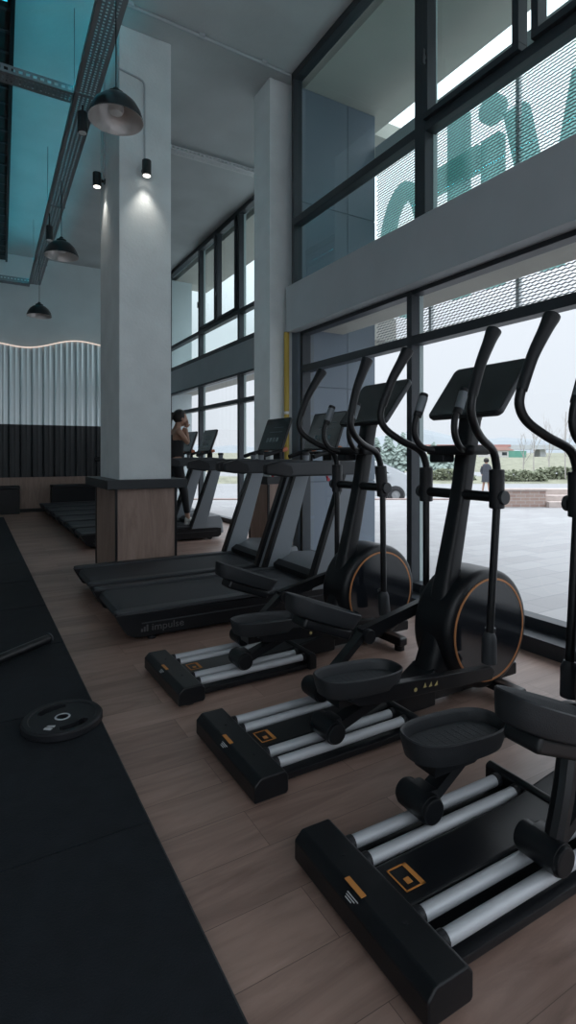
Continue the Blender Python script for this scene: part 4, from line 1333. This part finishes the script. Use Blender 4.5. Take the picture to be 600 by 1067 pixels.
# side profile: front to the right (+x)
prof = [(-2.9, .28), (-2.95, .9), (-2.85, 1.50), (-2.5, 1.64), (-.9, 1.67), (-.16, 1.60), (.42, 1.34), (.84, 1.14), (1.24, 1.01), (1.46, .80), (1.50, .44), (1.44, .26)]
rings = []
for y, k in ((-.84, .955), (-.80, .985), (-.5, 1.0), (.5, 1.0), (.80, .985), (.84, .955)):
    rings.append([(x * (.985 if abs(y) > .82 else 1), y * (1 if z < 1.0 else .90), z * (k if z > 1 else 1)) for x, z in prof])
MB().loft(rings).build('body', white_p, car, 40)
MB().prism([(.40, 1.02), (-.20, 1.42), (-.95, 1.48), (-.95, 1.02)], -.79, -.70, 'Y', .01).build('side_window', glass_c, car)
MB().prism([(-1.05, 1.02), (-1.05, 1.48), (-1.9, 1.46), (-1.9, 1.02)], -.79, -.70, 'Y', .01).build('side_window', glass_c, car)
MB().loft([[(.80, -.64, 1.165), (.80, .64, 1.165), (-.12, .60, 1.592), (-.12, -.60, 1.592)], [(.81, -.64, 1.18), (.81, .64, 1.18), (-.11, .60, 1.605), (-.11, -.60, 1.605)]]).build('windscreen', mat('car_windscreen', (.38, .44, .47), .08, coat=.5), car)
MB().b2((1.15, -.80, .30), (1.425, -.70, .38), .02).build('bumper_trim', tyre_m, car)
MB().prism([(1.05, .70), (1.34, .66), (1.22, .84), (.98, .86)], -.86, -.74, 'Y', .02).build('headlight', mat('headlight', (.6, .64, .66), .15), car)
MB().b2((.05, -.97, 1.0), (.24, -.84, 1.13), .03).build('door_mirror', white_p, car)
for x in (.45, -2.05):
    for y in (-.79, .70):
        w_ = MB().lathe([(.17, -.09), (.27, -.09), (.305, -.06), (.305, .06), (.27, .09), (.17, .09)], (x, y, .305), 'Y', 32).build('wheel', tyre_m, car)
        MB().lathe([(0, -.088), (.05, -.090), (.10, -.078), (.155, -.088), (.155, .085), (0, .085)], (x, y, .305), 'Y', 20).build('hubcap', mat('wheel_hub', (.34, .35, .36), .35, metal=.6), w_)
        MB().lathe([(.31, -.055), (.355, -.055), (.355, -.02), (.31, -.02)], (x, -.80 if y < 0 else .80, .305), 'Y', 32).build('wheel_arch', mat('arch_dark_grey', (.05, .05, .055), .8), car)  # dark grey ring around each wheel

# pedestrian outside
pp = at(506.5, 25.5, -.63)
pd_ = thing('person', 'pedestrian in dark coat and pink shoes walking outside beyond the plaza', 'person', pp, -TH)
pb_ = skin_body('body', [(0, 0, .86), (0, 0, 1.05), (0, 0, 1.28), (0, 0, 1.42), (.01, 0, 1.55), (-.08, 0, .80), (-.10, .06, .45), (-.12, .16, .07), (-.10, .08, .05), (.08, 0, .80), (.09, -.05, .45), (.10, -.14, .07), (.10, -.22, .05),
                         (-.17, 0, 1.33), (-.22, .08, 1.08), (-.19, -.02, .86), (.17, 0, 1.33), (.22, -.06, 1.08), (.20, -.16, .88)],
               [(0, 1), (1, 2), (2, 3), (3, 4), (0, 5), (5, 6), (6, 7), (7, 8), (0, 9), (9, 10), (10, 11), (11, 12), (2, 13), (13, 14), (14, 15), (2, 16), (16, 17), (17, 18)],
               [.12, .11, .12, .05, .095, .08, .055, .038, .04, .08, .055, .038, .04, .05, .04, .033, .05, .04, .033], skin_m, pd_)
ct = MB().loft([[(x, y, z) for x, y in oval(hx, hy, 20, 2.2)] for z, hx, hy in ((.55, .22, .17), (.85, .20, .16), (1.10, .19, .145), (1.34, .19, .13), (1.42, .10, .09))]).build('coat', mat('dark_coat', (.055, .060, .075), .8), pd_, 60)
skin_body('sleeves', [(-.16, 0, 1.33), (-.225, .08, 1.08), (-.195, -.01, .90)], [(0, 1), (1, 2)], [.065, .055, .045], mat('dark_coat', (.055, .060, .075), .8), pd_, 1)
skin_body('sleeves', [(.16, 0, 1.33), (.225, -.06, 1.08), (.205, -.14, .92)], [(0, 1), (1, 2)], [.065, .055, .045], mat('dark_coat', (.055, .060, .075), .8), pd_, 1)
hh_ = MB(); bmesh.ops.create_uvsphere(hh_.bm, u_segments=16, v_segments=12, radius=.125); bmesh.ops.translate(hh_.bm, vec=(.01, .015, 1.575), verts=hh_.bm.verts)
hh_.build('hair', hair_m, pd_, 60)
for x, y in ((-.10, .10), (.10, -.20)):
    MB().b2((x - .045, y - .13, 0), (x + .045, y + .11, .09), .03, 3).build('shoe', mat('pink_shoe', (.55, .26, .27), .7), pd_)
